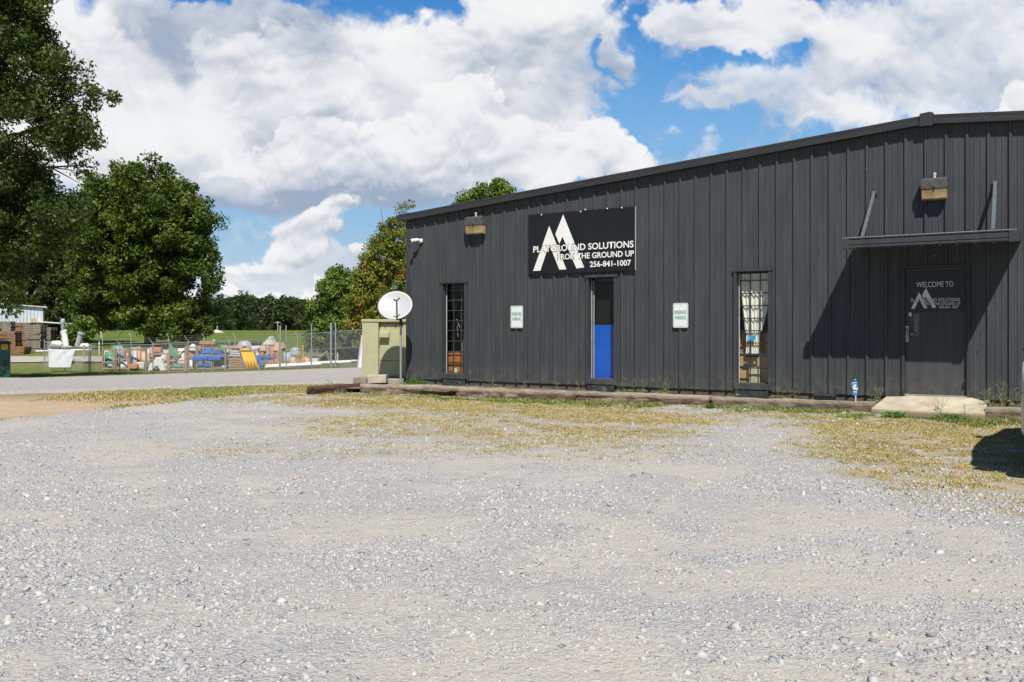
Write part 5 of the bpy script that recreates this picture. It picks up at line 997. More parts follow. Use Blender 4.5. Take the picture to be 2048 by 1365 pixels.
# ------------------------------------------------------------------ things stored in the yard
WD = wood('yard_lumber', (.36,.22,.12), (.50,.35,.2)); WG = wood('grey_lumber', (.20,.17,.13), (.36,.31,.25)); WR = wood('pallet_brown', (.22,.12,.065), (.36,.22,.13))
PL = lambda nm, c, r=.45: paint(nm, c, r, .1, 2)
ORG = PL('orange_plastic', (.56,.24,.11)); BLU = PL('blue_roof_plastic', (.01,.12,.50)); TEAL = PL('teal_plastic', (.10,.33,.25)); YEL = PL('yellow_plastic', (.80,.42,.01)); GRY = PL('grey_plastic', (.36,.38,.40)); WHT = PL('offwhite_plastic', (.66,.64,.6)); TAN = PL('tan_plastic', (.52,.38,.25)); PNK = PL('faded_pink_plastic', (.55,.30,.24)); GRN = PL('green_plastic', (.03,.28,.10))
def yard():
    def spot(px, Y): X = at(px, Y); return X, Y, Zg(X, Y)
    def crate(px0, px1, pyt, Y, label, wmat, rails=(0,.35,.7,1), depth=1.1, diag=False):
        x0, _, z = spot(px0, Y); x1 = at(px1, Y); h = zat(pyt, Y)-z; w = x1-x0; t = thing('wooden_crate', (x0, Y, z), 0, label, 'crate', 'open wooden crates along the fence'); s = .045
        for (x, y) in ((0,0),(w,0),(0,depth),(w,depth)): m = MB(); m.box((x-s, y-s, 0), (x+s, y+s, h)); m.build('post', wmat, t)
        for f in rails:
            z_ = .1+(h-.17)*f
            for y in (0, depth): m = MB(); m.box((-.0+s, y-.022-s*0-.06 if y == 0 else y-.022+.06, z_-.045), (w-s, y+.022-.06 if y == 0 else y+.022+.06, z_+.045)); m.build('rail', wmat, t)
        m = MB(); m.box((-.03, -.04, -.0), (w+.03, depth+.04, .06)); m.build('base', WG, t)
        if diag: m = MB(); a, b = Vector((s, -.1, .15)), Vector((w-s, -.1, h-.15)); m.tube([a, b], .05, 4); m.build('brace', wmat, t)
        return t
    crate(206, 230, 698, 53.8, 'open wooden crate at the left end of the row, holding teal plastic parts', WD)
    crate(232, 258, 697.5, 53.8, 'open wooden crate holding a grey barrel, second from the left', WD, (0, .5, 1))
    crate(260, 292, 697, 53.8, 'open wooden crate holding grey and orange panels, third from the left', WG, (0, 1))
    crate(299, 335, 706, 53.6, 'low open wooden crate behind the white bag', WD, (0, .6, 1))
    crate(338.5, 371, 696, 53.4, 'open wooden crate holding teal and white triangles', WD, (0, .42, .85), diag=True)
    crate(374, 393, 693, 53.4, 'narrow grey wooden crate left of the blue roof piece', WG, (0, .55, 1))
    crate(394, 424, 692, 53., 'tall grey wooden crate around the left half of the blue roof piece', WG, (0, .6, .95)); crate(426, 451, 694, 53., 'tall grey wooden crate around the right half of the blue roof piece', WG, (0, .6, .95))
    def pc(name, px, Y, label, cat, group=None): X, Y, z = spot(px, Y); return thing(name, (X, Y, z), 0, label, cat, group)
    k = 54/F
    def curved(name, px, Y, w, h, d, mat, label, cat, z0=.1, kind='barrel'):
        t = pc(name, px, Y, label, cat); m = MB()
        if kind == 'barrel': m.lathe([(.0,z0),(w*.42,z0),(w*.5,z0+h*.2),(w*.52,z0+h*.5),(w*.5,z0+h*.8),(w*.4,z0+h),(0,z0+h)], 20)
        elif kind == 'panel':
            n = 12; m.add([(w*(i/n-.5), -d*math.sin(math.pi*i/n)+e, z) for e in (0, .04) for i in range(n+1) for z in (z0, z0+h)], [(2*i+o, 2*i+2+o, 2*i+3+o, 2*i+1+o) for i in range(n) for o in (0, 2*(n+1))]+[(2*i+1, 2*i+3, 2*(n+1)+2*i+3, 2*(n+1)+2*i+1) for i in range(n)], True)
        elif kind == 'wedge': m.prism([(-w/2, 0, z0), (w/2, 0, z0), (-w/2, 0, z0+h)], (0, d, 0))
        elif kind == 'wedger': m.prism([(-w/2, 0, z0), (w/2, 0, z0), (w/2, 0, z0+h)], (0, d, 0))
        elif kind == 'dome': m.lathe([(w*.5*math.cos(a), z0+h*math.sin(a)) for a in [R(x) for x in (0,15,30,45,60,75,89.9)]], 22, Matrix.Diagonal((1, d/w, 1, 1)))
        elif kind == 'slab': m.cbox((-w/2, -d/2, z0), (w/2, d/2, z0+h), min(w,d,h)*.2)
        m.build('shell', mat, t); return t
    curved('playground_board', 218, 54.3, .5, .95, .12, TEAL, 'teal curved plastic panel in the leftmost crate', 'panel', .15, 'panel'); curved('plastic_cover', 222, 54.2, .45, .35, .5, GRY, 'grey domed cover low in the leftmost crate', 'cover', .1, 'dome')
    curved('plastic_barrel', 241, 54.3, .58, 1.05, .5, GRY, 'grey plastic barrel in the second crate from the left', 'barrel', .25); curved('plastic_barrel', 252, 54.6, .4, .8, .5, PNK, 'faded pink barrel beside the grey barrel in the second crate', 'barrel', .2)
    curved('playground_board', 268, 54.2, .34, 1.2, .05, GRY, 'tall grey panel in the third crate from the left', 'panel', .15, 'panel'); curved('playground_board', 277, 54.3, .22, 1.25, .05, ORG, 'tall orange panel in the third crate from the left', 'panel', .15, 'panel')
    curved('playground_board', 287, 54.4, .35, .8, .1, TAN, 'tan curved panel in the third crate from the left', 'panel', .3, 'panel'); curved('plastic_block', 268, 53.6, .5, .28, .4, ORG, 'small orange block on the base of the third crate', 'block', .1, 'slab')
    curved('playground_board', 308, 54.6, .6, .6, .2, PNK, 'faded red panel above the white bag', 'panel', .75, 'panel'); curved('plastic_cover', 325, 54.4, .5, .5, .5, WHT, 'off white domed cover in the low crate', 'cover', .5, 'dome'); curved('playground_board', 330, 54.7, .5, 1.0, .1, GRY, 'grey sheet leaning behind the low crate', 'panel', .2, 'panel')
    t = pc('white_bag', 312, 52.9, 'crumpled white bag slumped against the low crate', 'bag'); m = MB(); m.prism([(-.5,0,0),(-.2,0,.02),(-.05,0,.25),(.1,0,.28),(.22,0,.0),(.55,0,.02),(.38,0,.45),(.3,0,.78),(-.05,0,.82),(-.12,0,.6),(-.4,0,.38)], (0,.3,0)); m.build('sack', paint('white_sack', (.70,.69,.68), .7, .08), t, .05)
    curved('plastic_triangle', 350, 53.9, .7, .75, .1, TEAL, 'pale teal triangular panel high in the braced crate', 'panel', .85, 'wedge'); curved('plastic_triangle', 353, 53.8, .75, .6, .1, TEAL, 'teal triangular panel low in the braced crate', 'panel', .2, 'wedge'); curved('playground_board', 362, 54.1, .4, .9, .1, WHT, 'off white panel at the right of the braced crate', 'panel', .4, 'panel'); curved('plastic_block', 355, 53.9, .8, .12, .5, WHT, 'flat white slab at the bottom of the braced crate', 'slab', .1, 'slab')
    curved('plastic_barrel', 384, 54.2, .45, .9, .5, ORG, 'rusty orange drum in the narrow crate', 'barrel', .3); curved('plastic_cover', 386, 54.1, .5, .4, .5, WHT, 'white cover on top of the orange drum', 'cover', 1.15, 'dome'); curved('plastic_slab', 419, 54.5, .95, .2, .9, ORG, 'orange slab lying across the tall crates', 'slab', 1.48, 'slab')
    for (nm, px, Y, w, h, d, mt, lab, cat, z0, kd) in (
        ('plastic_cover', 213, 54.6, .5, .5, .4, WHT, 'off white domed cover high in the leftmost crate', 'cover', .75, 'dome'), ('plastic_sheet', 235, 54.8, .6, .3, .1, TEAL, 'teal strip above the grey barrel', 'sheet', 1.15, 'panel'),
        ('plastic_sheet', 246, 54.1, .5, .35, .2, WHT, 'white sheet low in front of the grey barrel', 'sheet', .15, 'panel'), ('plastic_block', 283, 53.9, .45, .4, .4, WHT, 'white block low in the third crate', 'block', .1, 'slab'),
        ('plastic_sheet', 303, 54.9, .5, .9, .15, WHT, 'white sheet behind the left end of the low crate', 'sheet', .35, 'panel'), ('plastic_block', 315, 54.2, .55, .3, .4, ORG, 'faded orange block over the low crate', 'block', 1.05, 'slab'),
        ('plastic_sheet', 333, 54.0, .35, .6, .1, WHT, 'white sheet right of the white bag', 'sheet', .1, 'panel'), ('plastic_triangle', 366, 54.6, .5, .5, .1, ORG, 'orange wedge at the top right of the braced crate', 'board', 1.0, 'wedger'),
        ('plastic_sheet', 378, 53.9, .4, .5, .1, WHT, 'white sheet low in the narrow crate', 'sheet', .1, 'panel'), ('plastic_block', 400, 54.6, .5, .3, .4, PNK, 'faded pink block behind the left tall crate', 'block', 1.1, 'slab'),
        ('plastic_sheet', 455, 54.6, .5, .4, .1, TAN, 'tan sheet between the blue roof piece and the boards', 'sheet', .95, 'panel'), ('plastic_block', 512, 54.4, .5, .4, .4, WHT, 'white block right of the yellow slide hood', 'block', .9, 'slab'),
        ('plastic_sheet', 575, 54.4, .5, .5, .15, GRY, 'grey sheet between the playhouse and the clear dome', 'sheet', .35, 'panel'), ('plastic_block', 628, 54.6, .7, .25, .4, WHT, 'white block between the leaning timbers', 'block', .2, 'slab')):
        curved(nm, px, Y, w, h, d, mt, lab, cat, z0, kd)
    # blue roof piece: a low pyramid with a rolled skirt
    t = pc('blue_roof_piece', 421, 53.5, 'bright blue pyramid shaped playground roof piece in the tall crates', 'roof piece'); m = MB(); w = .85; zt = zat(695, 53.5)-Zg(at(421,53.5),53.5)
    m.add([(-w,-.5,.78),(w,-.5,.78),(w,.6,.78),(-w,.6,.78),(-.05,.05,zt),(.05,.05,zt)], [(0,1,5,4),(1,2,5),(2,3,4,5),(3,0,4),(3,2,1,0)]); m.build('hipped_roof', BLU, t, .03)
    m = MB(); m.cbox((-w-.02,-.62,.52), (w*.02,.6,.80), .08); m.cbox((w*.05,-.62,.54), (w-.05,.6,.80), .08); m.build('skirt', BLU, t)
    m = MB(); m.cbox((-.5,-.5,.2), (.2,.5,.36), .05); m.build('lower_tray', BLU, t)
    curved('plastic_slab', 410, 53.7, 1.0, .12, .9, WHT, 'white slab under the left half of the blue roof piece', 'slab', .08, 'slab'); curved('plastic_slab', 441, 53.7, .75, .12, .9, WHT, 'white slab under the right half of the blue roof piece', 'slab', .1, 'slab'); curved('plastic_slab', 440, 53.8, .8, .3, .8, DGREY, 'dark grey cushion below the right half of the blue roof piece', 'cushion', .24, 'slab')
    # stack of boards
    for j in range(5):
        t = pc('lumber_bundle', 473, 52.2, 'bundle of pale boards %s' % ('lying lowest on the pallet', 'second from the bottom of the board stack', 'in the middle of the board stack', 'fourth from the bottom of the board stack', 'on top of the board stack')[j], 'lumber', 'stacked pale boards'); t.location.z += .02+j*.135; m = MB(); w = .47-.02*j; m.cbox((-w, 0, 0), (w, .9, .10), .01); m.build('boards', WD, t)
        if j == 0: m = MB(); m.box((-.45, -.01, -.06), (-.35, .9, 0)); m.box((.35, -.01, -.06), (.45, .9, 0)); m.build('runner', WG, t)
    for j, (dz, dx) in enumerate(((.80, 0), (.92, .1), (1.05, -.05))):
        t = pc('grey_tube', 473, 52.8, 'grey plastic tube %s above the stacked boards' % ('lowest', 'middle', 'topmost')[j], 'tube', 'grey tubes above the boards'); m = MB(); m.tube([(-.45+dx, 0, dz), (.5+dx, .1, dz-.06)], .07, 12); m.build('tube', GRY, t)
    curved('plastic_slab', 472, 53.4, 1.0, .16, .8, PNK, 'faded pink slab behind the grey tubes', 'slab', 1.2, 'slab'); curved('plastic_dome', 489, 54.4, .95, .5, .9, GRY, 'pale translucent dome behind the yellow slide', 'dome', 1.2, 'dome')
    # yellow slide bed in a dark frame
    t = pc('yellow_slide', 500, 52., 'yellow ridged slide section leaning in a dark wooden frame', 'slide'); zb = Zg(at(500,52), 52); P = lambda px, py, y=52.: Vector((at(px, y)-at(500,52), y-52, zat(py, y)-zb)); m = MB(); a, b, c, d = P(482, 704, 52.3), P(507, 704, 52.3), P(517, 737), P(492, 739); n = 36
    V = []
    for j in range(2):
        for i in range(n+1):
            f = i/n; top = a*(1-f)+b*f; bo = d*(1-f)+c*f; p = top if j == 0 else bo; V.append(p+Vector((0, -.045*abs(math.sin(f*math.pi*4)), 0)))
    m.add(V, [(i, i+1, n+2+i, n+1+i) for i in range(n)], True); o = m.build('slide_bed', YEL, t); s = o.modifiers.new('thickness', 'SOLIDIFY'); s.thickness = .02
    for p, q, nm in ((P(480, 702, 52.25), P(490, 741), 'frame_rail'), (P(508, 702, 52.25), P(519, 740), 'frame_rail'), (P(480, 702, 52.25), P(508, 701, 52.25), 'frame_rail'), (P(490, 741), P(519, 740), 'frame_rail'), (P(508, 702, 52.25), P(517, 698, 53.3), 'frame_rail'), (P(517, 698, 53.3), P(522, 735, 53.3), 'frame_rail')): m = MB(); m.tube([p, q], .05, 4); m.build(nm, WG, t)
    m = MB(); m.lathe([(.38*math.cos(a_), .16*math.sin(a_)) for a_ in [R(x) for x in (0,20,40,60,80,89.9)]], 16, Matrix.Translation(P(491, 702, 52.9))); m.build('slide_hood', YEL, t)
    t = pc('blue_tube', 520, 52.6, 'blue and white tube leaning right of the yellow slide', 'tube'); m = MB(); m.tube([(-.15,0,.75),(.15,-.1,.15)], .12, 12); m.build('tube', BLU, t); m = MB(); m.tube([(-.22,.02,.9),(-.155,.003,.76)], .125, 12); m.build('cuff', WHT, t)
    t = pc('blue_shrub', 535, 53., 'pile of blue plastic loops below the orange playhouse', 'plastic pile'); m = MB()
    for i in range(22): a_ = random.uniform(0, 6.28); c = Vector((random.uniform(-.45,.5), random.uniform(-.2,.2), .5+random.uniform(0,.3))); m.tube([c, c+Vector((math.cos(a_)*.15, 0, .1)), c+Vector((math.cos(a_)*.22, .05, -.05))], .03, 6)
    m.build('loops', BLU, t)
    # playhouse roofs
    t = pc('playhouse', 538, 54.8, 'orange and white playhouse with a steep white roof behind the gate post', 'playhouse'); zb = Zg(at(538,54.8), 54.8); Y = 54.8; x_ = lambda p: at(p, Y)-at(538, Y); z_ = lambda p: zat(p, Y)-zb
    m = MB(); m.prism([(x_(525), -.2, z_(690)), (x_(541), -.2, z_(673)), (x_(549), -.2, z_(690))], (0, .9, 0)); m.build('roof', WHT, t, .02)
    m = MB(); m.box((x_(519), -.15, z_(716)), (x_(549), .7, z_(693))); m.build('wall', ORG, t, .04); m = MB(); m.prism([(x_(505), -.3, z_(702)), (x_(511), -.3, z_(692)), (x_(534), -.3, z_(692)), (x_(534), -.3, z_(702))], (0, 1.0, 0)); m.build('side_roof', paint('pale_orange_plastic', (.72,.45,.33), .5, .1), t, .02)
    m = MB(); m.prism([(x_(549), -.28, z_(698)), (x_(554), -.28, z_(686)), (x_(561), -.28, z_(685)), (x_(567), -.28, z_(697)), (x_(565), -.28, z_(702)), (x_(549), -.28, z_(702))], (0, 1.0, 0)); m.build('side_roof', _mc['pale_orange_plastic'], t, .02)
    for px0, px1, mt in ((508, 518, TAN), (519, 530, ORG), (542, 550, ORG), (551, 560, ORG)):
        m = MB(); m.cbox((x_(px0), -.32, z_(727)), (x_(px1), -.2, z_(705)), .03); m.build('panel', mt, t)
    m = MB(); m.box((x_(536), -.34, z_(722)), (x_(541), -.2, z_(691))); m.build('column', GRY, t); m = MB(); m.box((x_(560.5), -.34, z_(736)), (x_(566), -.2, z_(698))); m.build('post', TAN, t)
    for j, (p0, p1, py, Y, r) in enumerate(((530, 640, 734.5, 52.0, .075), (532, 700, 731.5, 52.6, .07), (590, 712, 727.5, 53.4, .06), (625, 735, 727, 54.2, .055))):
        t = pc('white_pipe', p0, Y, 'long white pipe lying in the yard behind the gate, %s' % ('nearest the fence', 'second from the fence', 'third from the fence', 'farthest back')[j], 'pipe', 'long white pipes'); m = MB(); dx = at(p1, Y)-at(p0, Y); m.tube([(0,0,r), (dx, .3, r+Zg(at(p1,Y),Y+.3)-Zg(at(p0,Y),Y)+.05)], r, 12); m.build('pipe', WHT, t); t.location.z = zat(py, Y)-r
    curved('plastic_cover', 590, 54.6, .75, .45, .6, GRY, 'clear grey dome right of the orange playhouse', 'cover', .7, 'dome'); curved('plastic_ring', 586, 53.8, .5, .45, .5, TAN, 'tan rounded piece below the grey dome', 'playground piece', .15, 'dome'); curved('plastic_block', 612, 53.9, .8, .42, .6, PNK, 'faded orange rounded block behind the gate', 'playground piece', .15, 'dome')
    t = pc('orange_barrier', 602, 53.3, 'orange stand with three legs behind the gate', 'barrier'); m = MB(); m.tube([(-.25,0,0),(-.2,0,.5),(.2,0,.5),(.28,0,0)], .04, 8); m.build('frame', ORG, t); m = MB(); m.box((-.3,-.05,.3),(.3,-.03,.42)); m.build('board', ORG, t)
    t = pc('yellow_post', 606, 54.9, 'short yellow post right of the grey dome', 'post'); m = MB(); m.tube([(0,0,0),(0,0,1.25)], .04, 8); m.build('post', YEL, t)
    for j, (xa, ya, xb, yb) in enumerate(((619, 700, 623, 730), (634, 700, 639, 731), (652, 702, 660, 730), (652, 704, 640, 716))):
        Y = 53.6+.2*j; t = pc('leaning_timber', xb, Y, 'grey timber leaning behind the gate, %s' % ('leftmost of four', 'second of four from the left', 'rightmost upright one', 'the short slanting brace')[j], 'timber', 'leaning timbers'); zb = Zg(at(xb, Y), Y); m = MB(); m.tube([(0,0,zat(yb, Y)-zb), (at(xa, Y)-at(xb, Y), .1, zat(ya, Y)-zb)], .055, 4); m.build('beam', WG, t)
    t = pc('yellow_post', 675, 54.5, 'short pale yellow post near the right end of the gate', 'post'); m = MB(); m.tube([(0,0,0),(0,0,.75)], .06, 8); m.build('post', TAN, t)
    curved('green_seat', 446, 54.8, .5, .4, .3, GRN, 'green plastic seat behind the tall crates', 'seat', 1.05, 'panel'); curved('green_cap', 428, 54.9, .22, .18, .2, PL('bright_green', (.05,.6,.08)), 'small bright green cap above the tall crates', 'cap', 1.6, 'dome')  # a loose green seat and a small green cap
    # dark windrow of mulch and timbers along the back
    for j, (p0, p1) in enumerate(((395, 470), (470, 530), (300, 380))):
        Y = 62+j*.4; t = pc('timber_pile', p0, Y, 'dark low pile of timbers at the back of the yard, %s' % ('behind the blue roof piece', 'behind the yellow slide', 'behind the braced crate')[j], 'timber pile', 'timber piles at the back'); m = MB(); w = at(p1, Y)-at(p0, Y)
        for q in range(9): m.cbox((random.uniform(0,.2), -.3+random.uniform(0,.3), .1+q*.13), (w-random.uniform(0,.3), .3, .21+q*.13), .02)
        m.build('timbers', paint('dark_wet_timber', (.07,.045,.035), .9, .3, 4), t)
    # pallets
    pal = None; h = .142
    def make_pallet(mat, label):
        t = thing('pallet', (0, 0, 0), 0, label, 'pallet', 'stacked pallets by the shed')
        m = MB(); [m.box((-.6+k*.172, -.5, .118), (-.6+k*.172+.13, .5, .138)) for k in range(7)]; m.build('top_boards', mat, t)
        m = MB(); [m.box((-.6, y, .021), (.58, y+.05, .117)) for y in (-.5, -.025, .45)]; m.build('stringers', mat, t)
        m = MB(); [m.box((-.6+k*.35, -.5, 0), (-.6+k*.35+.13, .5, .02)) for k in range(4)]; m.build('bottom_boards', mat, t); return t
    stacks = [(22, 660, 705, 69.5, WR, 'front brown'), (53, 645, 704, 72, WR, 'middle brown'), (73, 648, 702, 71, WG, 'front grey'), (94, 652, 698, 73.5, WG, 'right end grey'), (12, 641, 700, 75, WG, 'rear left grey'), (-18, 655, 705, 71, WR, 'far left brown'), (40, 690, 705, 68.5, WR, 'low front brown')]
    ords = ['lowest','second','third','fourth','fifth','sixth','seventh','eighth','ninth','tenth','eleventh','twelfth','thirteenth','fourteenth','fifteenth','sixteenth','seventeenth','eighteenth','nineteenth','twentieth']
    protos = {}
    for (px, pt, pb, Y, mt, nm) in stacks:
        X, _, z = spot(px, Y); top = zat(pt, Y); n = max(3, min(20, int((top-z)/h)))
        for k in range(n):
            lab = 'worn pallet, %s in the %s stack beside the shed' % (ords[k]+(' from the bottom' if k else ''), nm); rz = random.uniform(-.06,.06)+(.1 if nm.startswith('rear') else 0); loc = (X+random.uniform(-.05,.05), Y+random.uniform(-.04,.04), z+k*h)
            if mt.name not in protos: p = make_pallet(mt, lab); protos[mt.name] = p; p.location = loc; p.rotation_euler[2] = rz
            else: copy_thing(protos[mt.name], loc, rz, lab)
    # pale shed with lean-to
    Y = 82.; xr = at(86, Y); z = Zg(xr, Y); zt = zat(616, Y)-z; sh = thing('metal_shed', (xr, Y, z), .46, 'pale blue white ribbed metal shed behind the pallets at the far left', 'shed'); T = NT('shed_sheet'); w_ = T.n('ShaderNodeTexWave', bands_direction='X'); T.L.new(T.co('Object'), w_.inputs[0]); w_.inputs['Scale'].default_value = 1.1
    T.fin(T.mix(T.mr(w_.outputs['Fac'], .75, .95), (.56,.62,.68), (.36,.40,.45)), .45, T.bump(w_.outputs['Fac'], .5, .03), 0, .4); dp = 5
    m = MB(); m.prism([(-9,0,-.5),(0,0,-.5),(0,0,zt),(-9,0,zt+.65)], (0, dp, 0)); m.build('wall', T.m, sh); m = MB(); m.prism([(-9.2,-.25,zt+.68),(.3,-.25,zt+.02),(.3,-.25,zt+.1),(-9.2,-.25,zt+.76)], (0, dp+.5, 0)); m.build('roof', paint('white_roof', (.7,.7,.68), .5), sh)
    m = MB(); m.box((.002, -.02, -.5), (.12, .1, zt)); m.build('corner_trim', paint('dark_brown_trim', (.05,.03,.025), .6), sh); m = MB(); m.box((-1.0, -.09, zt-1.35), (-.55, -.01, zt-.95)); m.build('meter_box', TAN, sh)
    z1 = zat(645, Y)-z; z2 = zat(650, Y)-z; xe = at(126, 80)-xr; m = MB(); m.prism([(-.5,-1.0,z1),(xe,-1.6,z2),(xe,-1.6,z2+.1),(-.5,-1.0,z1+.1)], (0, 5, 0)); ln = m.build('lean_to_roof', _mc['white_roof'], sh)
    m = MB(); xp = at(113, 80.5)-xr; m.box((xp-.14, -1.5, -.5), (xp+.14, -1.3, z2)); m.build('lean_to_post', paint('post_blue_grey', (.5,.55,.6), .5), sh); m = MB(); m.box((.13, 3, -.5), (xp-.1, 3.1, z2)); m.build('lean_to_shade_sheet', paint('shade_board', (.04,.04,.04), .9), sh)  # near-black sheet stands in for the shaded inside of the lean-to
    # pale machinery by the fence
    def mach(name, px, Y, label, cat, parts):
        t = pc(name, px, Y, label, cat); zb = Zg(at(px, Y), Y)
        for nm, mt, pts, r in parts: m = MB(); m.tube([(at(x, Y)-at(px, Y), d, zat(y, Y)-zb) for x, y, d in pts], r, 12); m.build(nm, mt, t)
        return t
    mach('pump_pole', 125, 60, 'tall pale pole with a round head beyond the white cloth', 'pole', [('pole', GALV, [(125, 697, 0), (125, 648, 0)], .09), ('head', GRY, [(125, 650, 0), (125.5, 646, 0), (125.5, 640, 0), (125, 638, 0)], [.10,.15,.14,.08]), ('crossbar', GALV, [(122, 652, 0), (129, 653, 0)], .06)])
    mach('slide_chute', 130, 59.5, 'pale curved chute leaning right of the round headed pole', 'chute', [('chute', WHT, [(127, 664, 0), (133, 676, -.2), (138, 694, -.4)], [.15,.18,.2]), ('flange', WHT, [(126, 662, 0), (128, 666, 0)], .22)])
    mach('leaning_pipe', 155, 59, 'grey pipe with a flanged end leaning beyond the fence corner', 'pipe', [('pipe', GRY, [(154.5, 693, 0), (162, 668, 0)], .17), ('flange', GRY, [(161.5, 669, 0), (163, 666, 0)], .22)])
    mach('white_tank', 110, 58, 'white horizontal tank above the white cloth', 'tank', [('tank', WHT, [(102, 692, 0), (106, 689.5, 0), (119, 689.5, 0), (124, 691, 0)], [.1,.24,.26,.1]), ('pipe', GALV, [(99, 694, 0), (144, 695, 0)], .08)])
    mach('white_tank', 170, 58.5, 'small white rounded tank beside the leaning pipe', 'tank', [('tank', WHT, [(160, 695, 0), (164, 693, 0), (175, 693, 0), (178, 696, 0)], [.08,.2,.2,.08])])
    mach('white_pipe', 75, 60, 'white pipe lying on the grass in front of the pallets', 'pipe', [('pipe', WHT, [(72, 703, 0), (178, 700, .4)], .07)])
    mach('marker_stake', 198.5, 60, 'thin white stake on the lawn left of the crates', 'stake', [('stake', WHT, [(198.5, 711, 0), (198.5, 684, 0)], .045)]); mach('marker_stake', 167.5, 57, 'thin rusty stake between the fence corner and the white stake', 'stake', [('stake', PNK, [(167.5, 716, 0), (168, 690, 0)], .045)])
    # green transformer with a yellow label
    Y = 38.; x1 = at(20.5, Y); zb = Zg(x1, Y)-.03; zt = zat(683, Y)-zb; t = thing('pad_transformer', (x1, Y, zb), .5, 'dark green box with a yellow label at the left edge beside the road', 'transformer'); dg = paint('dark_green_enamel', (.012,.07,.05), .4, .12, 2)
    m = MB(); m.cbox((-1.7, 0, 0), (0, 1.2, zt-.11), .02); m.build('body', dg, t); m = MB(); m.prism([(-1.74,-.05,zt-.109),(.03,-.05,zt-.109),(.03,-.05,zt-.03),(-.12,-.05,zt+.02),(-1.6,-.05,zt+.02),(-1.74,-.05,zt-.03)], (0, 1.3, 0)); m.build('lid', paint('black_green_lid', (.006,.012,.012), .4), t)
    z = lambda p: zat(p, Y)-zb; m = MB(); m.box((at(5, Y)-x1, -.012, z(699.5)), (at(16, Y)-x1, -.002, z(689.5))); lb = m.build('warning_label', YEL, t); m = MB(); [m.box((at(6.5, Y)-x1, -.015, z(p+.9)), (at(14.5, Y)-x1, -.0125, z(p))) for p in (691, 693.6, 696.2)]; m.build('printed_lines', BLACK, lb)
    m = MB(); m.box((-.84, -.008, .1), (-.83, -.001, zt-.15)); m.box((-.25, -.05, z(733)), (-.12, -.001, z(722))); m.build('door_seam', BLACK, t)
    # utility poles and sand heap far away
    for px, pt, pb, Y, lab in ((434.5, 632, 662, 250, 'thin utility pole in the field in front of the far woods, left of two'), (555.5, 643, 661, 300, 'thin utility pole in the field, right of two'), (202.5, 646, 673, 130, 'pale bare pole at the edge of the lawn left of the rounded tree')):
        X = at(px, Y); z = Zg(X, Y); t = thing('utility_pole', (X, Y, z), 0, lab, 'utility pole'); hh = zat(pt, Y)-z; m = MB(); m.tube([(0,0,-.5),(0,0,hh)], .16 if Y > 200 else .12, 8); m.build('pole', paint('bleached_pole', (.42,.40,.37), .9), t)
        if Y > 200: m = MB(); m.box((-.9,-.08,hh-.5), (.9,.08,hh-.3)); m.build('crossarm', _mc['bleached_pole'], t); 
        if Y == 250: m = MB(); m.tube([(.25,-.2,hh-1.7),(.25,-.2,hh-.8)], .3, 10); m.build('transformer_can', GALV, t)
    Y = 200; X = at(425, Y); z = Zg(X, Y); t = thing('sand_heap', (X, Y, z), 0, 'low heap of pale sand in front of the far woods', 'heap'); m = MB(); m.lathe([(2.9,-.3),(2.2,.3),(1.2,.62),(.4,.72),(.001,.74)], 24, Matrix.Diagonal((1,.6,1,1))); m.build('heap', paint('pale_sand', (.5,.42,.34), .95, .15, 1), t)
yard()

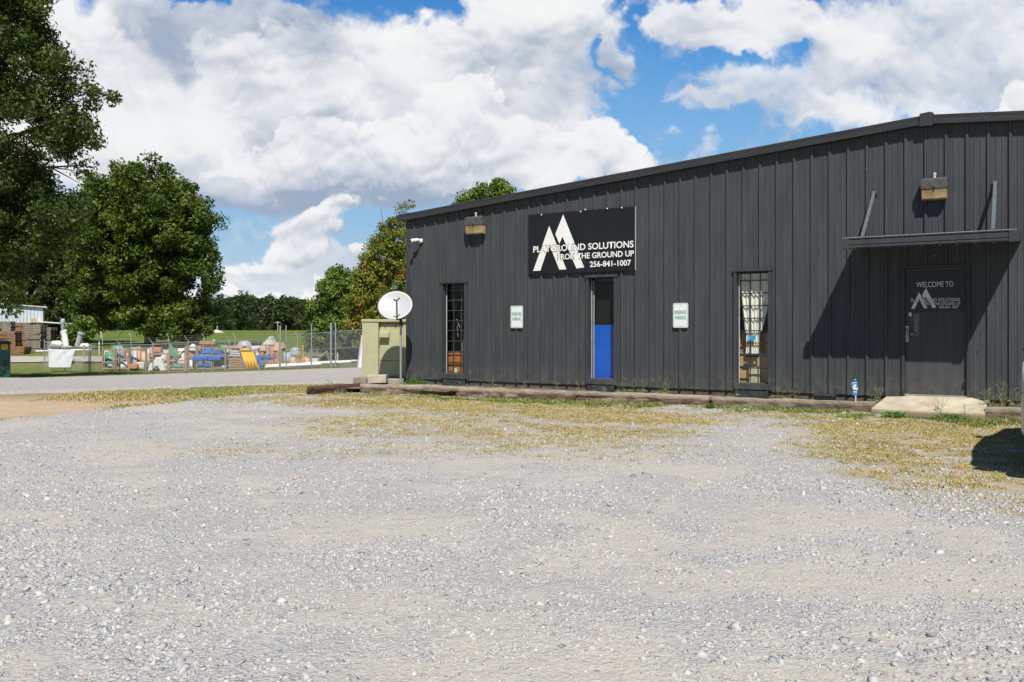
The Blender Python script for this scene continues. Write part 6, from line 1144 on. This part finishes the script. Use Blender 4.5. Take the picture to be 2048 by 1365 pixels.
# ------------------------------------------------------------------ parked car at the right edge
def car():
    t = thing('parked_car', (0, 0, 0), 0, 'light grey car parked nose to the wall at the right edge', 'car')
    ang = math.atan2(CT, ST)      # it points at the wall
    org = Vector((4.527, 8.02, 0)); t.location = org; t.rotation_euler[2] = ang          # local x forward, local y to the left side; the left side lies on y = 0
    CP = paint('silver_beige_paint', (.50,.49,.46), .28, .03, 2, .15, 0, .5); GL = paint('dark_car_glass', (.015,.018,.02), .08, 0, 1, 0, 0, .6); RB = paint('tyre_rubber', (.02,.02,.02), .85, .2); TR = paint('black_trim', (.02,.02,.022), .6); Wd = 1.85
    def wheel_arch(cx, r, n=10): return [(cx+r*math.cos(a), .34+r*math.sin(a)) for a in [math.pi-math.pi*k/n*1.0 for k in range(n+1)]]
    low = [(.04,.42)]+[(.30,.36)]+[p for p in wheel_arch(.92, .39)]+[p for p in wheel_arch(3.62, .39)]+[(4.35,.34),(4.52,.42)]
    top = [(4.56,.68),(4.45,.84),(4.1,.95),(3.45,1.04),(2.2,1.07),(.9,1.07),(.22,1.06),(.05,.98),(-.02,.8)]
    def shell(poly, y0, y1, inset):        # side outline swept across the width, its edges rounded in plan
        n = len(poly); cx = 2.27; V = []; F_ = []; ys = [(y0, inset), (y0-.10, inset*.35), (y0-.28, 0), (y1+.28, 0), (y1+.10, inset*.35), (y1, inset)]
        for y, ins in ys:
            for x, z in poly: f = (x-cx)/2.3; V.append((x-np.sign(f)*ins*abs(f)**4, y, z))
        for k in range(5):
            for i in range(n): F_.append((k*n+i, k*n+(i+1)%n, (k+1)*n+(i+1)%n, (k+1)*n+i))
        F_ += [tuple(range(n))[::-1], tuple(range(5*n, 6*n))]; return V, F_
    V, F_ = shell([(x, z) for x, z in low]+top, 0, -Wd, .16); m = MB(); m.add(V, F_); b = m.build('body', CP, t, .03)
    for p in b.data.polygons: p.use_smooth = True
    # cabin
    gh = [(.22,1.06),(1.10,1.64),(1.45,1.72),(2.5,1.70),(2.85,1.60),(3.5,1.05)]
    def cab(sc, ytop, y_off, z0=0.):
        V = []
        for y, k in ((0-.03-y_off, 0), (-.20, 1), (-Wd+.20, 1), (-Wd+.03+y_off, 0)):
            pass
        return V
    m = MB(); lowp = [(x, z) for x, z in gh]; 
    L_ = [(x, -.03 if z < 1.2 else -.21, z) for x, z in gh]; Rr_ = [(x, -Wd+.03 if z < 1.2 else -Wd+.21, z) for x, z in gh]; n = len(gh)
    m.add(L_+Rr_, [tuple(range(n)), tuple(range(2*n-1, n-1, -1))]+[(i, n+i, n+i+1, i+1) for i in range(n-1)]); m.build('cabin', CP, t, .05)
    for y, s in ((-.03, 1), (-Wd+.03, -1)):
        def sp(x, z, o): f = min(1, (z-1.06)/.56); return (x, y-s*(.18*f)+s*o, z)
        for q in ([(.62,1.10),(1.28,1.56),(1.62,1.61),(1.66,1.10)], [(1.74,1.10),(1.70,1.61),(2.5,1.60),(2.72,1.54),(3.15,1.12)]):
            m = MB(); m.add([sp(x, z, .012) for x, z in q]+[sp(x, z, -.02) for x, z in q], [tuple(range(len(q))), tuple(range(2*len(q)-1, len(q)-1, -1))]+[(i, (i+1)%len(q), len(q)+(i+1)%len(q), len(q)+i) for i in range(len(q))]); m.build('side_window', GL, t)
        m = MB(); m.box((1.1, y+s*.032-.004, .80), (1.3, y+s*.032+.004, .84)); m.box((2.2, y+s*.032-.004, .82), (2.4, y+s*.032+.004, .86)); m.build('door_handle', TR, t)
    m = MB(); m.prism([(3.42,-.18,1.10),(2.88,-.32,1.58),(2.90,-.32,1.60),(3.45,-.18,1.12)], (0, -Wd+.5, 0)); m.build('windscreen', GL, t); m = MB(); m.prism([(.36,-.22,1.17),(1.06,-.32,1.62),(1.04,-.32,1.65),(.33,-.22,1.19)], (0, -Wd+.55, 0)); m.build('rear_window', GL, t)
    for s, y in ((1, 0.0), (-1, -Wd)):
        m = MB(); m.tube([(2.86, y-s*.04, 1.10), (2.84, y+s*.10, 1.13)], .025, 8); mr_ = m.build('mirror', TR, t)
        m = MB(); m.cbox((2.78, min(y-s*.0, y+s*.09), 1.10), (2.92, max(y-s*.0, y+s*.09), 1.26), .035); m.build('mirror_housing', TR, mr_); m = MB(); m.cbox((2.767, min(y+s*.01, y+s*.08), 1.12), (2.779, max(y+s*.01, y+s*.08), 1.245), .004); m.build('mirror_glass', GL, mr_)
        m = MB(); m.cbox((-.02, min(y-s*.04, y-s*.26), .78), (.09, max(y-s*.04, y-s*.26), 1.0), .03); m.build('tail_light', paint('red_lens', (.35,.01,.01), .2), t)
        m = MB(); m.cbox((4.36, min(y-s*.06, y-s*.34), .66), (4.56, max(y-s*.06, y-s*.34), .80), .04); m.build('headlight', paint('clear_lens', (.6,.62,.65), .1), t)
        for x in (.92, 3.62):
            m = MB(); M = Matrix.Translation((x, y-s*.13, .34)) @ Matrix.Rotation(R(90), 4, 'X'); m.lathe([(.20,-.10),(.31,-.11),(.34,-.08),(.34,.08),(.31,.11),(.20,.10),(.20,-.10)], 28, M); w = m.build('wheel', RB, t); m = MB(); m.lathe([(.001,-.06),(.06,-.07),(.19,-.03),(.20,-.09),(.205,.09),(.19,.03),(.06,.07),(.001,.06)], 20, M); m.build('rim', GALV, w)
    m = MB(); m.cbox((-.04, -Wd+.1, .36), (.1, -.1, .52), .03); m.build('bumper', TR, t); m = MB(); m.box((.0, -.0+.001, .775), (4.2, .004, .782)); m.build('body_seam', TR, t)
car()
